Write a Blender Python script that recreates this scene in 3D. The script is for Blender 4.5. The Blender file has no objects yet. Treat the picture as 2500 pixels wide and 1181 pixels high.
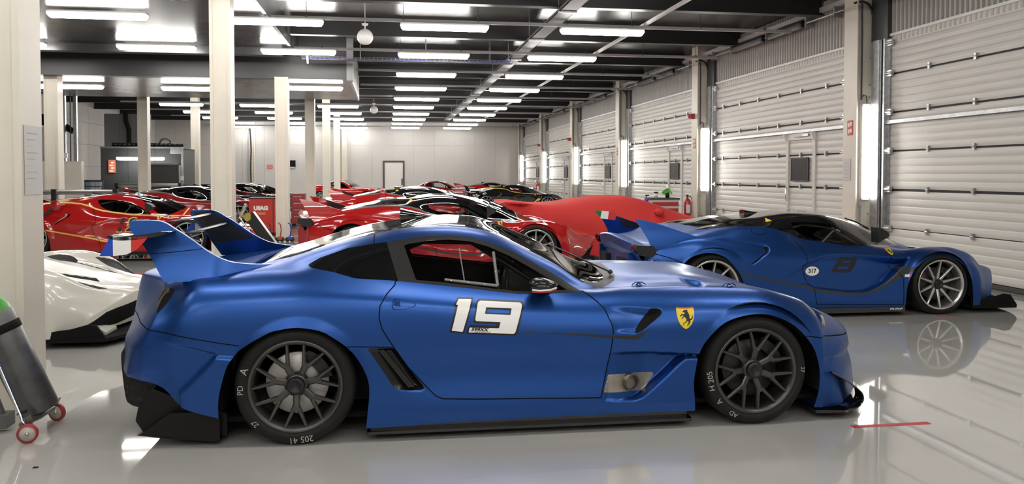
import bpy, bmesh, math, random
import numpy as np
from mathutils import Vector, Matrix
from mathutils.bvhtree import BVHTree
random.seed(4)
PI = math.pi
SC = bpy.context.scene
COL = SC.collection

# ---------------------------------------------------------------- camera, world, exposure
cam_d = bpy.data.cameras.new('camera')
cam = bpy.data.objects.new('camera', cam_d); COL.objects.link(cam)
YAW, PITCH = 0.1530, 0.0311
_f = Vector((math.sin(YAW)*math.cos(PITCH), math.cos(YAW)*math.cos(PITCH), -math.sin(PITCH)))
_r = Vector((math.cos(YAW), -math.sin(YAW), 0)); _u = _r.cross(_f)
_m = Matrix((_r, _u, -_f)).transposed().to_4x4(); _m.translation = Vector((0, 0, 1.55))
cam.matrix_world = _m
cam_d.sensor_fit = 'HORIZONTAL'; cam_d.sensor_width = 36.0
cam_d.lens = 1973.63/2500*36.0
cam_d.shift_y = -(590.5-487.63)/2500
cam_d.clip_start = 0.05; cam_d.clip_end = 200
SC.camera = cam
wd = bpy.data.worlds.new('world'); SC.world = wd; wd.use_nodes = True
wd.node_tree.nodes['Background'].inputs[0].default_value = (0.55, 0.56, 0.6, 1)
wd.node_tree.nodes['Background'].inputs[1].default_value = 0.12
SC.view_settings.view_transform = 'Standard'; SC.view_settings.look = 'None'
SC.view_settings.gamma = 1.0; SC.view_settings.use_curve_mapping = False
SC.view_settings.exposure = 0.0
LAMP = 42.0            # radiance of the fluorescent diffusers
WALL_LAMP = 30.0
try:
    SC.cycles.use_denoising = True
    SC.cycles.max_bounces = 10; SC.cycles.diffuse_bounces = 4; SC.cycles.glossy_bounces = 5
    SC.cycles.transmission_bounces = 6; SC.cycles.transparent_max_bounces = 16
    SC.cycles.sample_clamp_indirect = 6.0
    SC.cycles.caustics_reflective = False; SC.cycles.caustics_refractive = False
except Exception: pass

# ---------------------------------------------------------------- materials
MATS = {}
def mat(name, col=(.5,.5,.5), rough=.5, metal=0., spec=.5, coat=0., coat_rough=.05, emit=None, es=0., bump=None, noise=None):
    if name in MATS: return MATS[name]
    m = bpy.data.materials.new(name); m.use_nodes = True; MATS[name] = m
    nt = m.node_tree; b = nt.nodes['Principled BSDF']
    b.inputs['Base Color'].default_value = (*col, 1); b.inputs['Roughness'].default_value = rough
    b.inputs['Metallic'].default_value = metal; b.inputs['Specular IOR Level'].default_value = spec
    b.inputs['Coat Weight'].default_value = coat; b.inputs['Coat Roughness'].default_value = coat_rough
    if emit:
        b.inputs['Emission Color'].default_value = (*emit, 1); b.inputs['Emission Strength'].default_value = es
    tc = None
    if bump or noise:
        tc = nt.nodes.new('ShaderNodeTexCoord')
    if noise:   # (scale, amount, roughness variation)
        n = nt.nodes.new('ShaderNodeTexNoise'); n.inputs['Scale'].default_value = noise[0]; n.inputs['Detail'].default_value = 6
        nt.links.new(tc.outputs['Object'], n.inputs['Vector'])
        r = nt.nodes.new('ShaderNodeValToRGB')
        a = noise[1]
        r.color_ramp.elements[0].color = (*[c*(1-a) for c in col], 1); r.color_ramp.elements[1].color = (*[min(1, c*(1+a)) for c in col], 1)
        r.color_ramp.elements[0].position = .3; r.color_ramp.elements[1].position = .7
        nt.links.new(n.outputs['Fac'], r.inputs['Fac']); nt.links.new(r.outputs['Color'], b.inputs['Base Color'])
        if len(noise) > 2:
            mr = nt.nodes.new('ShaderNodeMapRange'); mr.inputs['To Min'].default_value = max(0, rough-noise[2]); mr.inputs['To Max'].default_value = rough+noise[2]
            nt.links.new(n.outputs['Fac'], mr.inputs['Value']); nt.links.new(mr.outputs['Result'], b.inputs['Roughness'])
    if bump:    # (scale, strength, distance)
        n2 = nt.nodes.new('ShaderNodeTexNoise'); n2.inputs['Scale'].default_value = bump[0]; n2.inputs['Detail'].default_value = 4
        nt.links.new(tc.outputs['Object'], n2.inputs['Vector'])
        bp = nt.nodes.new('ShaderNodeBump'); bp.inputs['Strength'].default_value = bump[1]; bp.inputs['Distance'].default_value = bump[2]
        nt.links.new(n2.outputs['Fac'], bp.inputs['Height']); nt.links.new(bp.outputs['Normal'], b.inputs['Normal'])
    return m
def glass_mat(name, tint, refl=1.0, rough=.0):
    if name in MATS: return MATS[name]
    m = bpy.data.materials.new(name); m.use_nodes = True; MATS[name] = m
    nt = m.node_tree; nt.nodes.clear()
    o = nt.nodes.new('ShaderNodeOutputMaterial'); mx = nt.nodes.new('ShaderNodeMixShader')
    tr = nt.nodes.new('ShaderNodeBsdfTransparent'); tr.inputs[0].default_value = (*tint, 1)
    gl = nt.nodes.new('ShaderNodeBsdfGlossy'); gl.inputs['Roughness'].default_value = rough; gl.inputs[0].default_value = (1, 1, 1, 1)
    fr = nt.nodes.new('ShaderNodeFresnel'); fr.inputs[0].default_value = 1.5
    mu = nt.nodes.new('ShaderNodeMath'); mu.operation = 'MULTIPLY'; mu.inputs[1].default_value = refl
    nt.links.new(fr.outputs[0], mu.inputs[0]); nt.links.new(mu.outputs[0], mx.inputs[0])
    nt.links.new(tr.outputs[0], mx.inputs[1]); nt.links.new(gl.outputs[0], mx.inputs[2]); nt.links.new(mx.outputs[0], o.inputs[0])
    return m
BLACK = mat('black plastic', (.012,.012,.013), .45)
MATTE = mat('matt black', (.006,.006,.006), .8, spec=.2)
GLOSSB = mat('gloss black', (.006,.006,.007), .06, coat=1.0)
CARBON = mat('satin carbon', (.014,.014,.015), .35)
RUBBER = mat('tyre rubber', (.011,.011,.0105), .66, spec=.3, noise=(9, .25))
STEEL = mat('brushed steel', (.45,.44,.42), .35, metal=1)
CHROME = mat('chrome', (.8,.8,.8), .12, metal=1)
GALV = mat('galvanised steel', (.42,.43,.44), .38, metal=.9, noise=(14, .2))
WHITEP = mat('white paint', (.8,.8,.78), .35)
CREAM = mat('cream column paint', (.72,.67,.58), .42, noise=(3, .04))
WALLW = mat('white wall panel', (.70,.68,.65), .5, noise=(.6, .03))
YELLOW = mat('yellow', (.85,.62,.03), .4)
REDP = mat('red paint', (.55,.02,.02), .35, coat=.4)
GREEN = mat('green', (.02,.28,.06), .5)
DKGREY = mat('dark grey panel', (.05,.052,.055), .55, noise=(5, .15))
GUN = mat('gunmetal', (.10,.097,.092), .36, metal=.8)
SILVER = mat('silver wheel paint', (.62,.61,.59), .25, metal=.8)
DISC = mat('brake disc', (.62,.60,.57), .42, metal=.6)
GLASS = glass_mat('clear glass', (.86,.88,.87))
SMOKE = glass_mat('smoked glass', (.10,.10,.11))

# ---------------------------------------------------------------- tagging
def tag(o, label=None, cat=None, group=None, kind=None):
    if label: o['label'] = label
    if cat: o['category'] = cat
    if group: o['group'] = group
    if kind: o['kind'] = kind
    return o
def empty(name, loc=(0,0,0), rz=0., label=None, cat=None, group=None):
    o = bpy.data.objects.new(name, None); COL.objects.link(o)
    o.location = loc; o.rotation_euler = (0, 0, rz); o.empty_display_size = .2
    return tag(o, label, cat, group)
def link(name, me, parent=None, loc=None, rot=None):
    o = bpy.data.objects.new(name, me); COL.objects.link(o)
    if parent: o.parent = parent
    if loc is not None: o.location = loc
    if rot is not None: o.rotation_euler = rot
    return o
KIDS = {}
def copy_tree(o, parent=None, skip=()):
    c = o.copy(); COL.objects.link(c)
    if parent: c.parent = parent
    for ch in list(o.children):
        if ch.name.split('.')[0] in skip: continue
        copy_tree(ch, c, skip)
    return c

# ---------------------------------------------------------------- mesh builder
class MB:
    def __init__(s): s.v = []; s.f = []; s.m = []; s.sm = []; s.cur = 0; s.smooth = False
    def _add(s, vs, fs, smooth=None):
        b = len(s.v); s.v += [tuple(p) for p in vs]
        for f in fs:
            s.f.append(tuple(b+i for i in f)); s.m.append(s.cur); s.sm.append(s.smooth if smooth is None else smooth)
        return s
    def box(s, x0, y0, z0, x1, y1, z1, bev=0.):
        if bev <= 0:
            vs = [(x0,y0,z0),(x1,y0,z0),(x1,y1,z0),(x0,y1,z0),(x0,y0,z1),(x1,y0,z1),(x1,y1,z1),(x0,y1,z1)]
            return s._add(vs, [(0,3,2,1),(4,5,6,7),(0,1,5,4),(1,2,6,5),(2,3,7,6),(3,0,4,7)])
        b = bev
        vs = []; 
        for (x, y) in ((x0+b,y0),(x1-b,y0),(x1,y0+b),(x1,y1-b),(x1-b,y1),(x0+b,y1),(x0,y1-b),(x0,y0+b)): vs.append((x, y))
        return s.prism(vs, z0, z1)
    def prism(s, poly, z0, z1, axis='z', smooth=False):
        n = len(poly)
        def P(a, b, c): return {'z': (a, b, c), 'y': (a, c, b), 'x': (c, a, b)}[axis]
        vs = [P(a, b, z0) for a, b in poly] + [P(a, b, z1) for a, b in poly]
        fs = [tuple(range(n))[::-1], tuple(range(n, 2*n))]
        b = len(s.v); s._add(vs, fs, False)
        s._add([], [])
        for i in range(n):
            j = (i+1) % n
            s.f.append((b+i, b+j, b+n+j, b+n+i)); s.m.append(s.cur); s.sm.append(smooth)
        return s
    def tube(s, pts, r, n=8, cap=True, closed=False):
        pts = [Vector(p) for p in pts]; m = len(pts); rings = []
        rr = r if isinstance(r, (list, tuple)) else [r]*m
        up = None
        for i, p in enumerate(pts):
            if closed: d = pts[(i+1) % m]-pts[i-1]
            else: d = pts[min(i+1, m-1)]-pts[max(i-1, 0)]
            d.normalize()
            if up is None: up = Vector((0,0,1)) if abs(d.z) < .9 else Vector((1,0,0))
            a = d.cross(up)
            if a.length < 1e-5: a = d.cross(Vector((1,0,0)))
            a.normalize(); b = a.cross(d); up = b
            rings.append([p+(a*math.cos(2*PI*k/n)+b*math.sin(2*PI*k/n))*rr[i] for k in range(n)])
        vs = [q for rg in rings for q in rg]; fs = []
        for i in range(m if closed else m-1):
            for k in range(n):
                j = (i+1) % m; k2 = (k+1) % n
                fs.append((i*n+k, i*n+k2, j*n+k2, j*n+k))
        s._add(vs, fs, True)
        if cap and not closed:
            s._add(rings[0], [tuple(range(n))[::-1]], False); s._add(rings[-1], [tuple(range(n))], False)
        return s
    def lathe(s, prof, n=32, axis='z', c=(0,0,0), smooth=True, a0=0., a1=2*PI):
        full = abs(a1-a0-2*PI) < 1e-6; m = n if full else n+1
        vs = []
        for k in range(m):
            a = a0+(a1-a0)*k/n; ca, sa = math.cos(a), math.sin(a)
            for r, h in prof:
                q = {'z': (r*ca, r*sa, h), 'y': (r*ca, h, r*sa), 'x': (h, r*ca, r*sa)}[axis]
                vs.append((q[0]+c[0], q[1]+c[1], q[2]+c[2]))
        p = len(prof); fs = []
        for k in range(n):
            k2 = (k+1) % m
            for i in range(p-1): fs.append((k*p+i, k2*p+i, k2*p+i+1, k*p+i+1))
        return s._add(vs, fs, smooth)
    def sphere(s, c, r, nu=16, nv=10, sz=1., a0=-PI/2, a1=PI/2):
        return s.lathe([(max(1e-5, r*math.cos(a0+(a1-a0)*i/nv)), r*sz*math.sin(a0+(a1-a0)*i/nv)) for i in range(nv+1)], nu, 'z', c)
    def grid(s, fn, nu, nv, smooth=True, flip=False):
        vs = [fn(i/(nu-1), j/(nv-1)) for i in range(nu) for j in range(nv)]
        fs = []
        for i in range(nu-1):
            for j in range(nv-1):
                f = (i*nv+j, (i+1)*nv+j, (i+1)*nv+j+1, i*nv+j+1)
                fs.append(f[::-1] if flip else f)
        return s._add(vs, fs, smooth)
    def quad(s, a, b, c, d): return s._add([a,b,c,d], [(0,1,2,3)])
    def xf(s, M, i0=0):
        for i in range(i0, len(s.v)): s.v[i] = tuple(M @ Vector(s.v[i]))
        return s
    def mesh(s, name, mats):
        me = bpy.data.meshes.new(name); me.from_pydata(s.v, [], s.f)
        for m_ in (mats if isinstance(mats, (list, tuple)) else [mats]): me.materials.append(m_)
        me.polygons.foreach_set('material_index', s.m); me.polygons.foreach_set('use_smooth', s.sm)
        me.update(); return me
    def obj(s, name, mats, parent=None, loc=None, rot=None):
        return link(name, s.mesh(name, mats), parent, loc, rot)
def catmull(pts, n=8, closed=False):
    P = [np.array(p, float) for p in pts]; out = []; m = len(P)
    for i in range(m if closed else m-1):
        p1, p2 = P[i], P[(i+1) % m]
        p0 = P[i-1] if (closed or i > 0) else 2*p1-p2
        p3 = P[(i+2) % m] if (closed or i+2 < m) else 2*p2-p1
        for k in range(n):
            t = k/n
            out.append(.5*((2*p1)+(-p0+p2)*t+(2*p0-5*p1+4*p2-p3)*t*t+(-p0+3*p1-3*p2+p3)*t**3))
    if not closed: out.append(P[-1])
    return [tuple(o) for o in out]
# ---------------------------------------------------------------- the hall
PIT = 7.05
def struct(o): o['kind'] = 'structure'; return o
def floor_mat():
    m = bpy.data.materials.new('grey epoxy floor'); m.use_nodes = True; nt = m.node_tree; b = nt.nodes['Principled BSDF']
    tc = nt.nodes.new('ShaderNodeTexCoord'); n = nt.nodes.new('ShaderNodeTexNoise'); n.inputs['Scale'].default_value = .9; n.inputs['Detail'].default_value = 5
    nt.links.new(tc.outputs['Object'], n.inputs['Vector']); r = nt.nodes.new('ShaderNodeValToRGB')
    r.color_ramp.elements[0].color = (.48,.47,.45,1); r.color_ramp.elements[1].color = (.57,.56,.535,1); r.color_ramp.elements[0].position = .3; r.color_ramp.elements[1].position = .7
    nt.links.new(n.outputs['Fac'], r.inputs['Fac']); nt.links.new(r.outputs['Color'], b.inputs['Base Color'])
    b.inputs['Roughness'].default_value = .035; b.inputs['Specular IOR Level'].default_value = .75; b.inputs['Coat Weight'].default_value = .6; b.inputs['Coat Roughness'].default_value = .02
    n2 = nt.nodes.new('ShaderNodeTexNoise'); n2.inputs['Scale'].default_value = 1.6; n2.inputs['Detail'].default_value = 2; nt.links.new(tc.outputs['Object'], n2.inputs['Vector'])
    bp = nt.nodes.new('ShaderNodeBump'); bp.inputs['Strength'].default_value = .06; bp.inputs['Distance'].default_value = .008
    nt.links.new(n2.outputs['Fac'], bp.inputs['Height']); nt.links.new(bp.outputs['Normal'], b.inputs['Normal']); return m
b = MB(); b.box(-13.2, -6.2, -.1, 8.4, 48.6, 0); floor = struct(b.obj('floor', floor_mat()))
DECK = mat('dark glossy deck', (.085,.082,.08), .24, metal=.7, noise=(2.0, .25, .06))
BEAM = mat('black beam paint', (.016,.016,.017), .45)
SLABM = mat('dark glossy slab', (.040,.039,.038), .26, metal=.5, noise=(1.5, .25, .06))
b = MB(); b.box(-13.2, -6.2, 4.80, 8.4, 48.6, 4.9); ceiling = struct(b.obj('ceiling', DECK))
for i in range(-6, 9):
    y = 17.6+3.525*i; b = MB(); t = .10
    x0 = -2.0 if y < 19.8 else (-.85 if y < 25.3 else -13.1)
    b.box(x0, y-.012, 4.50, 8.0, y+.012, 4.80); b.box(x0, y-t, 4.49, 8.0, y+t, 4.51); struct(b.obj('ceiling_beam', BEAM))
# low slab on the left, bulkhead, soffit behind it
b = MB(); b.box(-13.1, -6.1, 4.36, -2.12, 19.75, 4.80); struct(b.obj('low_slab', SLABM))
b = MB(); b.box(-13.1, 18.6, 4.20, -2.3, 18.9, 4.36); struct(b.obj('slab_beam', mat('grey beam paint', (.05,.05,.052), .4)))
b = MB(); b.box(-2.12, -6.1, 4.34, -2.06, 19.75, 4.80); struct(b.obj('slab_edge', mat('grey beam paint')))
GB = mat('bulkhead paint', (.045,.045,.048), .38)
b = MB(); b.box(-9.5, 19.8, 3.82, -.86, 20.1, 4.80); struct(b.obj('bulkhead', GB))
b = MB(); b.box(-9.5, 20.1, 3.84, -.90, 25.3, 4.80); struct(b.obj('soffit', SLABM))
b = MB(); b.box(-.90, 20.1, 3.82, -.84, 25.34, 4.80); b.box(-.95, 19.78, 3.80, -.80, 20.1, 4.80); struct(b.obj('soffit_cheek', mat('pale metal', (.30,.30,.30), .35)))
# walls
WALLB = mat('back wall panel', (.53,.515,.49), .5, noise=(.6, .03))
b = MB(); b.box(-13.2, 48.3, 0, 8.4, 48.6, 4.8); wb = struct(b.obj('wall_back', mat('white panel joint', (.38,.37,.35), .6)))
for i in range(18):
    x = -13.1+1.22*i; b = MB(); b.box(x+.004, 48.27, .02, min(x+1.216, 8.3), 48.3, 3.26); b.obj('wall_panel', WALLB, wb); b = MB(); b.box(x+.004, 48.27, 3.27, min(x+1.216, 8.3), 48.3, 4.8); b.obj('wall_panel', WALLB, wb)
b = MB(); b.box(-13.2, -6.2, 0, -13.0, 48.3, 4.8); wl_ = struct(b.obj('wall_left', mat('white panel joint')))
for i in range(22):
    for j in range(5):
        y = 14+1.6*i; b = MB(); z = .02+.95*j; b.box(-13.0, y+.005, z, -12.96, y+1.595, z+.94); b.obj('wall_panel', WALLW, wl_)
b = MB(); b.box(-13.2, -5.2, 0, 8.4, -5.0, 4.9); struct(b.obj('wall_front', mat('front wall paint', (.48,.47,.45), .6)))
b = MB(); b.box(8.16, -6.2, 0, 8.4, 48.3, 4.8); wr = struct(b.obj('wall_right', WALLW))
# corrugated cladding above the shutters
CLAD = mat('translucent cladding', (.46,.44,.42), .45)
for d in range(-1, 6):
    y0 = 6.35+PIT*d-.6; b = MB(); pts = []; n = 64
    for i in range(n+1):
        y = y0+6.65*i/n; pts += [(8.12, y), (8.12, y+.045), (8.085, y+.055), (8.085, y+.095)]
    vs = [(x, y, 3.70) for x, y in pts]+[(x, y, 4.78) for x, y in pts]; m = len(pts)
    b._add(vs, [(i+1, i, m+i, m+i+1) for i in range(m-1)], False); struct(b.obj('cladding', CLAD, wr))
SHUT = mat('shutter white', (.66,.64,.60), .42, noise=(1.2, .03)); SHUTJ = mat('shutter joint', (.03,.03,.03), .7)
def panel_mesh(L, h):
    b = MB(); pts = []; n = 5; r = h/n
    for i in range(n):
        z = i*r
        pts += [(0, z+.001), (-.004, z+.006), (-.010, z+r*.30), (-.011, z+r*.5), (-.007, z+r*.86), (-.001, z+r-.002)]
    vs = [(x, 0, z) for x, z in pts]+[(x, L, z) for x, z in pts]; m = len(pts)
    b._add(vs, [(i, i+1, m+i+1, m+i) for i in range(m-1)], False)
    b._add([(0,0,0),(.03,0,0),(.03,0,h),(0,0,h)]+[(0,L,0),(.03,L,0),(.03,L,h),(0,L,h)], [(0,1,2,3), (7,6,5,4), (3,2,6,7), (1,0,4,5)], False)
    return b.mesh('door_panel', SHUT)
LD = 5.75; pm = panel_mesh(LD, .600)
hb_ = MB(); hb_.box(-.035, -.022, -.045, 0, .022, .045, .004); hb_.tube([(-.03, -.03, 0), (-.03, .03, 0)], .012, 6); hm_ = hb_.mesh('hinge', GALV)
rb_ = MB(); rb_.box(-.05, -.12, -.05, 0, .03, .05); rb_.tube([(-.05, -.14, .0), (-.05, .05, .0)], .025, 8); rm_ = rb_.mesh('roller_bracket', mat('zinc bracket', (.62,.62,.60), .3, metal=.8))
SEAMS = [.07, .68, 1.315, 1.94, 2.565, 3.19]
for d in range(6):
    y0 = 6.35+PIT*d; y1 = y0+LD
    b = MB(); b.box(8.115, y0-.02, 0, 8.15, y1+.02, 3.78); dr_ = struct(b.obj('door_%d' % (d+1), SHUTJ))
    for j, z in enumerate(SEAMS):
        o = link('door_panel', pm, dr_, (8.10, y0, z+.006))
        if j:
            for k in range(6): link('hinge', hm_, dr_, (8.085, y1-.98-.97*k if d == 0 else y0+.6+.93*k, z+.002))
            link('roller_bracket', rm_, dr_, (8.08, y1+.02, z)); link('roller_bracket', rm_, dr_, (8.08, y0-.02, z), (0, 0, 0))
    b = MB(); b.box(8.06, y0, 3.79, 8.13, y1, 3.83); b.obj('head_rail', WHITEP, dr_); link('roller_bracket', rm_, dr_, (8.08, y1+.02, 3.68))
    b = MB(); b.box(8.035, y0-.05, 2.385, 8.08, y1+.05, 2.43); b.box(8.02, y0-.05, 2.375, 8.06, y1+.05, 2.388); b.obj('strut_rail', GALV, dr_)
    b = MB(); b.box(8.07, y0, .0, 8.13, y1, .068); b.box(8.05, y0, .025, 8.08, y1, .045); b.obj('bottom_seal', mat('seal rubber', (.06,.06,.055), .5), dr_)
    if d >= 1:
        w0, w1 = y0+1.02, y0+2.06
        b = MB()
        for y in (w0, w1): b.box(8.06, y-.05, .05, 8.09, y+.05, 2.38)
        b.box(8.055, w0, 2.24, 8.085, w1, 2.38); b.obj('wicket_frame', SHUT, dr_)
        b = MB(); b.box(8.05, w0+.20, 1.43, 8.085, w1-.18, 1.88, .02); wn = b.obj('wicket_window', mat('window dark glass', (.04,.042,.045), .12), dr_)
        b = MB()
        for a in (w0+.19, w1-.19): b.box(8.045, a-.012, 1.42, 8.06, a+.012, 1.89)
        for z in (1.42, 1.87): b.box(8.045, w0+.19, z, 8.06, w1-.19, z+.02)
        b.obj('window_bead', BLACK, wn)
        b = MB(); b.tube([(8.04, w1-.05, 1.02), (8.015, w1-.05, 1.04), (8.015, w1-.05, 1.26), (8.04, w1-.05, 1.28)], .012, 6); b.obj('wicket_handle', CHROME, dr_)
        for y in (w0-.02, w1+.02):
            b = MB(); b.prism([(8.04, 2.38), (7.98, 2.36), (8.04, 2.20)], y-.02, y+.02, 'y'); b.obj('gusset', WHITEP, dr_)
        b = MB(); b.box(8.02, w0+.15, 2.30, 8.055, w0+.35, 2.345); b.tube([(8.03, w0+.3, 2.30), (8.0, w0+.62, 2.29)], .008, 5); b.obj('door_closer', GALV, dr_)
# right-hand columns with tracks, conduits and vertical lamps
COLW = mat('column web paint', (.60,.575,.50), .45, noise=(2, .05))
LAMPM = mat('lamp diffuser', (.9,.9,.9), .5, emit=(1,.965,.915), es=LAMP); WLAMPM = mat('wall lamp diffuser', (.9,.9,.9), .5, emit=(1,.98,.90), es=WALL_LAMP)
LAMPB = mat('lamp housing', (.62,.61,.60), .4)
ORD = ['nearest', 'second', 'third', 'fourth', 'fifth', 'sixth', 'seventh', 'eighth', 'ninth', 'tenth', 'eleventh', 'twelfth', 'thirteenth', 'fourteenth', 'fifteenth']
for k in range(6):
    y = 12.55+PIT*k
    b = MB(); b.prism([(7.78,0),(7.80,0),(7.80,.035),(8.12,.035),(8.12,0),(8.16,0),(8.16,.40),(7.78,.40)], 0, 4.8); c = struct(b.obj('column', CREAM, None, (0, y, 0)))
    b = MB(); b.box(8.00, -.42, 0, 8.10, -.38, 3.76); b.box(7.98, -.30, 0, 8.0, -.10, 3.76); b.box(8.0, -.33, 0, 8.12, -.30, 3.76); b.box(8.06, -.47, 0, 8.10, -.42, 3.76); b.obj('guide_track', GALV, c)
    b = MB(); b.box(8.02, -.46, 3.76, 8.10, -.02, 4.7); b.obj('track_cover', mat('dark track plate', (.07,.075,.075), .4, metal=.5), c)
    b = MB(); b.tube([(7.84, .0, 4.55), (7.84, -.03, 4.45), (7.84, -.035, 2.80)], .014, 6); b.tube([(7.85, -.03, 2.84), (7.87, -.06, 2.88), (7.91, -.07, 2.86), (7.92, -.07, 2.74)], .011, 6); b.obj('conduit', DKGREY, c)
    b = MB(); b.tube([(7.84, -.03, .0), (7.84, -.03, 1.1)], .014, 6)
    for z in (.5, 1.0): b.box(7.815, -.05, z, 7.865, -.02, z+.03)
    b.obj('conduit', GALV, c)
    b = MB(); b.tube(catmull([(7.74,.05,4.42),(7.86,.02,4.44),(7.97,-.02,4.38),(8.03,-.04,4.2),(8.04,-.05,3.9)], 5), .02, 6); b.obj('cable', BLACK, c)
    b = MB(); pts = catmull([(7.9,-.03,.52),(7.95,-.10,.35),(8.0,-.12,.20),(8.03,-.08,.02)], 5); b.tube(pts, .010, 5); b.obj('cable', BLACK, c)
    for z in (3.05, 2.85, 3.5, 1.8, .9):
        b = MB(); b.lathe([(.0001,-.012),(.018,-.010),(.018,0)], 8, 'y', (8.03, .035, z)); b.obj('bolt_head', GALV, c)
    w = empty('wall_lamp', (7.93, y, 1.93), 0, ('%s vertical fluorescent lamp from the camera on the right-hand columns' % ORD[k]), 'lamp', 'lamps on the right-hand columns')
    b = MB(); b.box(-.075, -.055, -.80, .075, .03, .80, .01); b.obj('lamp_housing', LAMPB, w)
    b = MB(); b.prism([(-.072,-.055),(-.055,-.115),(.055,-.115),(.072,-.055)], -.76, .76); vs = len(b.v)
    for i in range(vs):
        x, yy, z = b.v[i]
        if yy < -.1: b.v[i] = (x*.8, yy, z*.95)
    b.obj('lamp_diffuser', WLAMPM, w)
    if k < 5:
        sgn_ = MB(); sgn_.box(7.772, .10, 2.22, 7.778, .26, 2.47); s = sgn_.obj('fire_sign', mat('sign red', (.60,.07,.04), .5), None, (0, y, 0)); tag(s, 'small red fire notice on the %s right-hand column from the camera' % ORD[k], 'sign', 'fire notices on the columns')
        for zz in (2.38, 2.27):
            b = MB(); b.box(7.770, .13, zz, 7.773, .17, zz+.06); b.box(7.770, .19, zz-.02, 7.773, .23, zz+.05); b.obj('sign_symbol', WHITEP, s)
# eaves rail, torsion tubes and springs over the shutters
b = MB(); b.box(7.94, -6, 4.55, 8.02, 48.2, 4.64); struct(b.obj('eaves_rail', mat('eaves white', (.55,.54,.52), .4)))
for d in range(6):
    y0 = 6.35+PIT*d; b = MB(); b.tube([(7.92, y0-.2, 4.44), (7.92, y0+LD+.2, 4.44)], .018, 8); sh_ = struct(b.obj('torsion_shaft', GALV))
    for a, c_ in ((1.2, 2.6), (2.85, 4.4)):
        b = MB(); n = 18
        b.lathe([(.05, y0+a)]+[(.075+.006*(i % 2), y0+a+(c_-a)*i/n) for i in range(n+1)]+[(.05, y0+c_)], 14, 'y', (7.92, 0, 4.44)); b.obj('torsion_spring', mat('spring steel', (.10,.10,.10), .45, metal=.7), sh_)
    for a in (.1, 1.1, 2.72, 4.5, 5.6):
        b = MB(); b.box(7.90, y0+a-.02, 4.36, 8.06, y0+a+.02, 4.56); b.obj('shaft_bracket', GALV, sh_)
# left-hand columns
COLB = mat('cream column flange', (.76,.71,.62), .38)
def ibeam(h):
    return MB().prism([(-.15,-.16),(-.105,-.16),(-.105,-.135),(.105,-.135),(.105,-.16),(.15,-.16),(.15,.16),(-.15,.16)], 0, h)
for k in range(7):
    y = 5.72+7.03*k; h = 4.36 if y < 19.7 else (3.84 if y < 25 else 4.8)
    struct(ibeam(h).obj('column', CREAM, None, (-2.45, y, 0)))
    c = bpy.data.objects[-1] if False else None
for k in range(5):
    y = 20.2+7.03*k; struct(ibeam(3.84 if y < 25 else 4.8).obj('column', CREAM, None, (-7.64, y, 0)))
# ceiling battens
def batten_mesh():
    d = MB(); L = .79
    prof = [(-.070,.0),(-.078,-.035),(-.060,-.085),(.060,-.085),(.078,-.035),(.070,.0)]
    d.prism([(p[0], p[1]) for p in prof], -L, L, 'x'); n = len(d.v)
    for i in range(n):
        x, yy, z = d.v[i]
        if z < -.05: d.v[i] = (x*.955, yy, z)
    h = MB(); h.box(-L-.01, -.066, 0, L+.01, .066, .035, .01)
    for s in (-1, 1): h.box(s*L-.012, -.07, -.01, s*L+.012, .07, .03)
    return d.mesh('lamp_diffuser', LAMPM), h.mesh('lamp_housing', LAMPB)
dm_, hmh = batten_mesh()
def batten(x, y, z, lab, rz=0., grp='ceiling battens'):
    o = empty('ceiling_light', (x, y, z), rz, lab, 'lamp', grp); link('lamp_diffuser', dm_, o); link('lamp_housing', hmh, o); return o
XA, XB, XC, XD = -4.85, -1.905, 1.044, 3.983
TRK = mat('grey trunking', (.34,.33,.325), .4)
for k in range(-5, 10):
    y = 14.76+3.525*k
    for x, nm in ((XC, 'second'), (XD, 'first')):
        w_ = ('%s row from the camera' % ORD[k]) if k >= 0 else ('%s row overhead, out of view,' % ORD[-k-1])
        batten(x, y, 4.245, 'long ceiling light in the %s %s line from the shutters' % (w_, nm))
    b = MB(); x0 = -2.0 if y < 19 else (-.8 if y < 25.5 else .2); b.box(x0, y-.03, 4.29, 7.75, y+.03, 4.345); tr_ = struct(b.obj('light_trunking', TRK))
    for x in (-1.4, .3, 1.65, 3.3, 4.55, 5.9, 7.2):
        if x < x0: continue
        b = MB(); b.tube([(x, y, 4.34), (x, y, 4.80)], .005, 4); b.box(x-.02, y-.035, 4.33, x+.02, y+.035, 4.36); b.obj('hanger_rod', DKGREY, tr_)
for k in range(-5, 2):
    y = 14.76+3.54*k
    for x, nm in ((XA, 'outer'), (XB, 'inner')):
        batten(x, y, 4.265 if x == XB else 4.29, 'ceiling light under the left slab, %s line, %s' % (nm, {1: 'second in view', 0: 'first in view'}.get(k, '%s overhead out of view' % ORD[max(0, -k-1)])))
batten(-7.85, 18.3, 4.29, 'ceiling light at far left under the slab, half behind the near column')
for x, y, nm in ((XB, 21.1, 'right'), (XA, 21.7, 'middle'), (-7.8, 21.6, 'left')):
    batten(x, y, 3.77, 'ceiling light under the soffit behind the bulkhead, %s of three' % nm)
for i in range(6):
    y = 29.05+3.66*i
    for x, nm in ((XB, 'right'), (XA, 'middle'), (-7.8, 'left')):
        batten(x, y, 4.27, 'ceiling light in the far left bay, %s line, %s row beyond the soffit' % (nm, ORD[i]))
    b = MB(); b.box(-10, y-.03, 4.31, .2, y+.03, 4.36); struct(b.obj('light_trunking', TRK))
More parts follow.
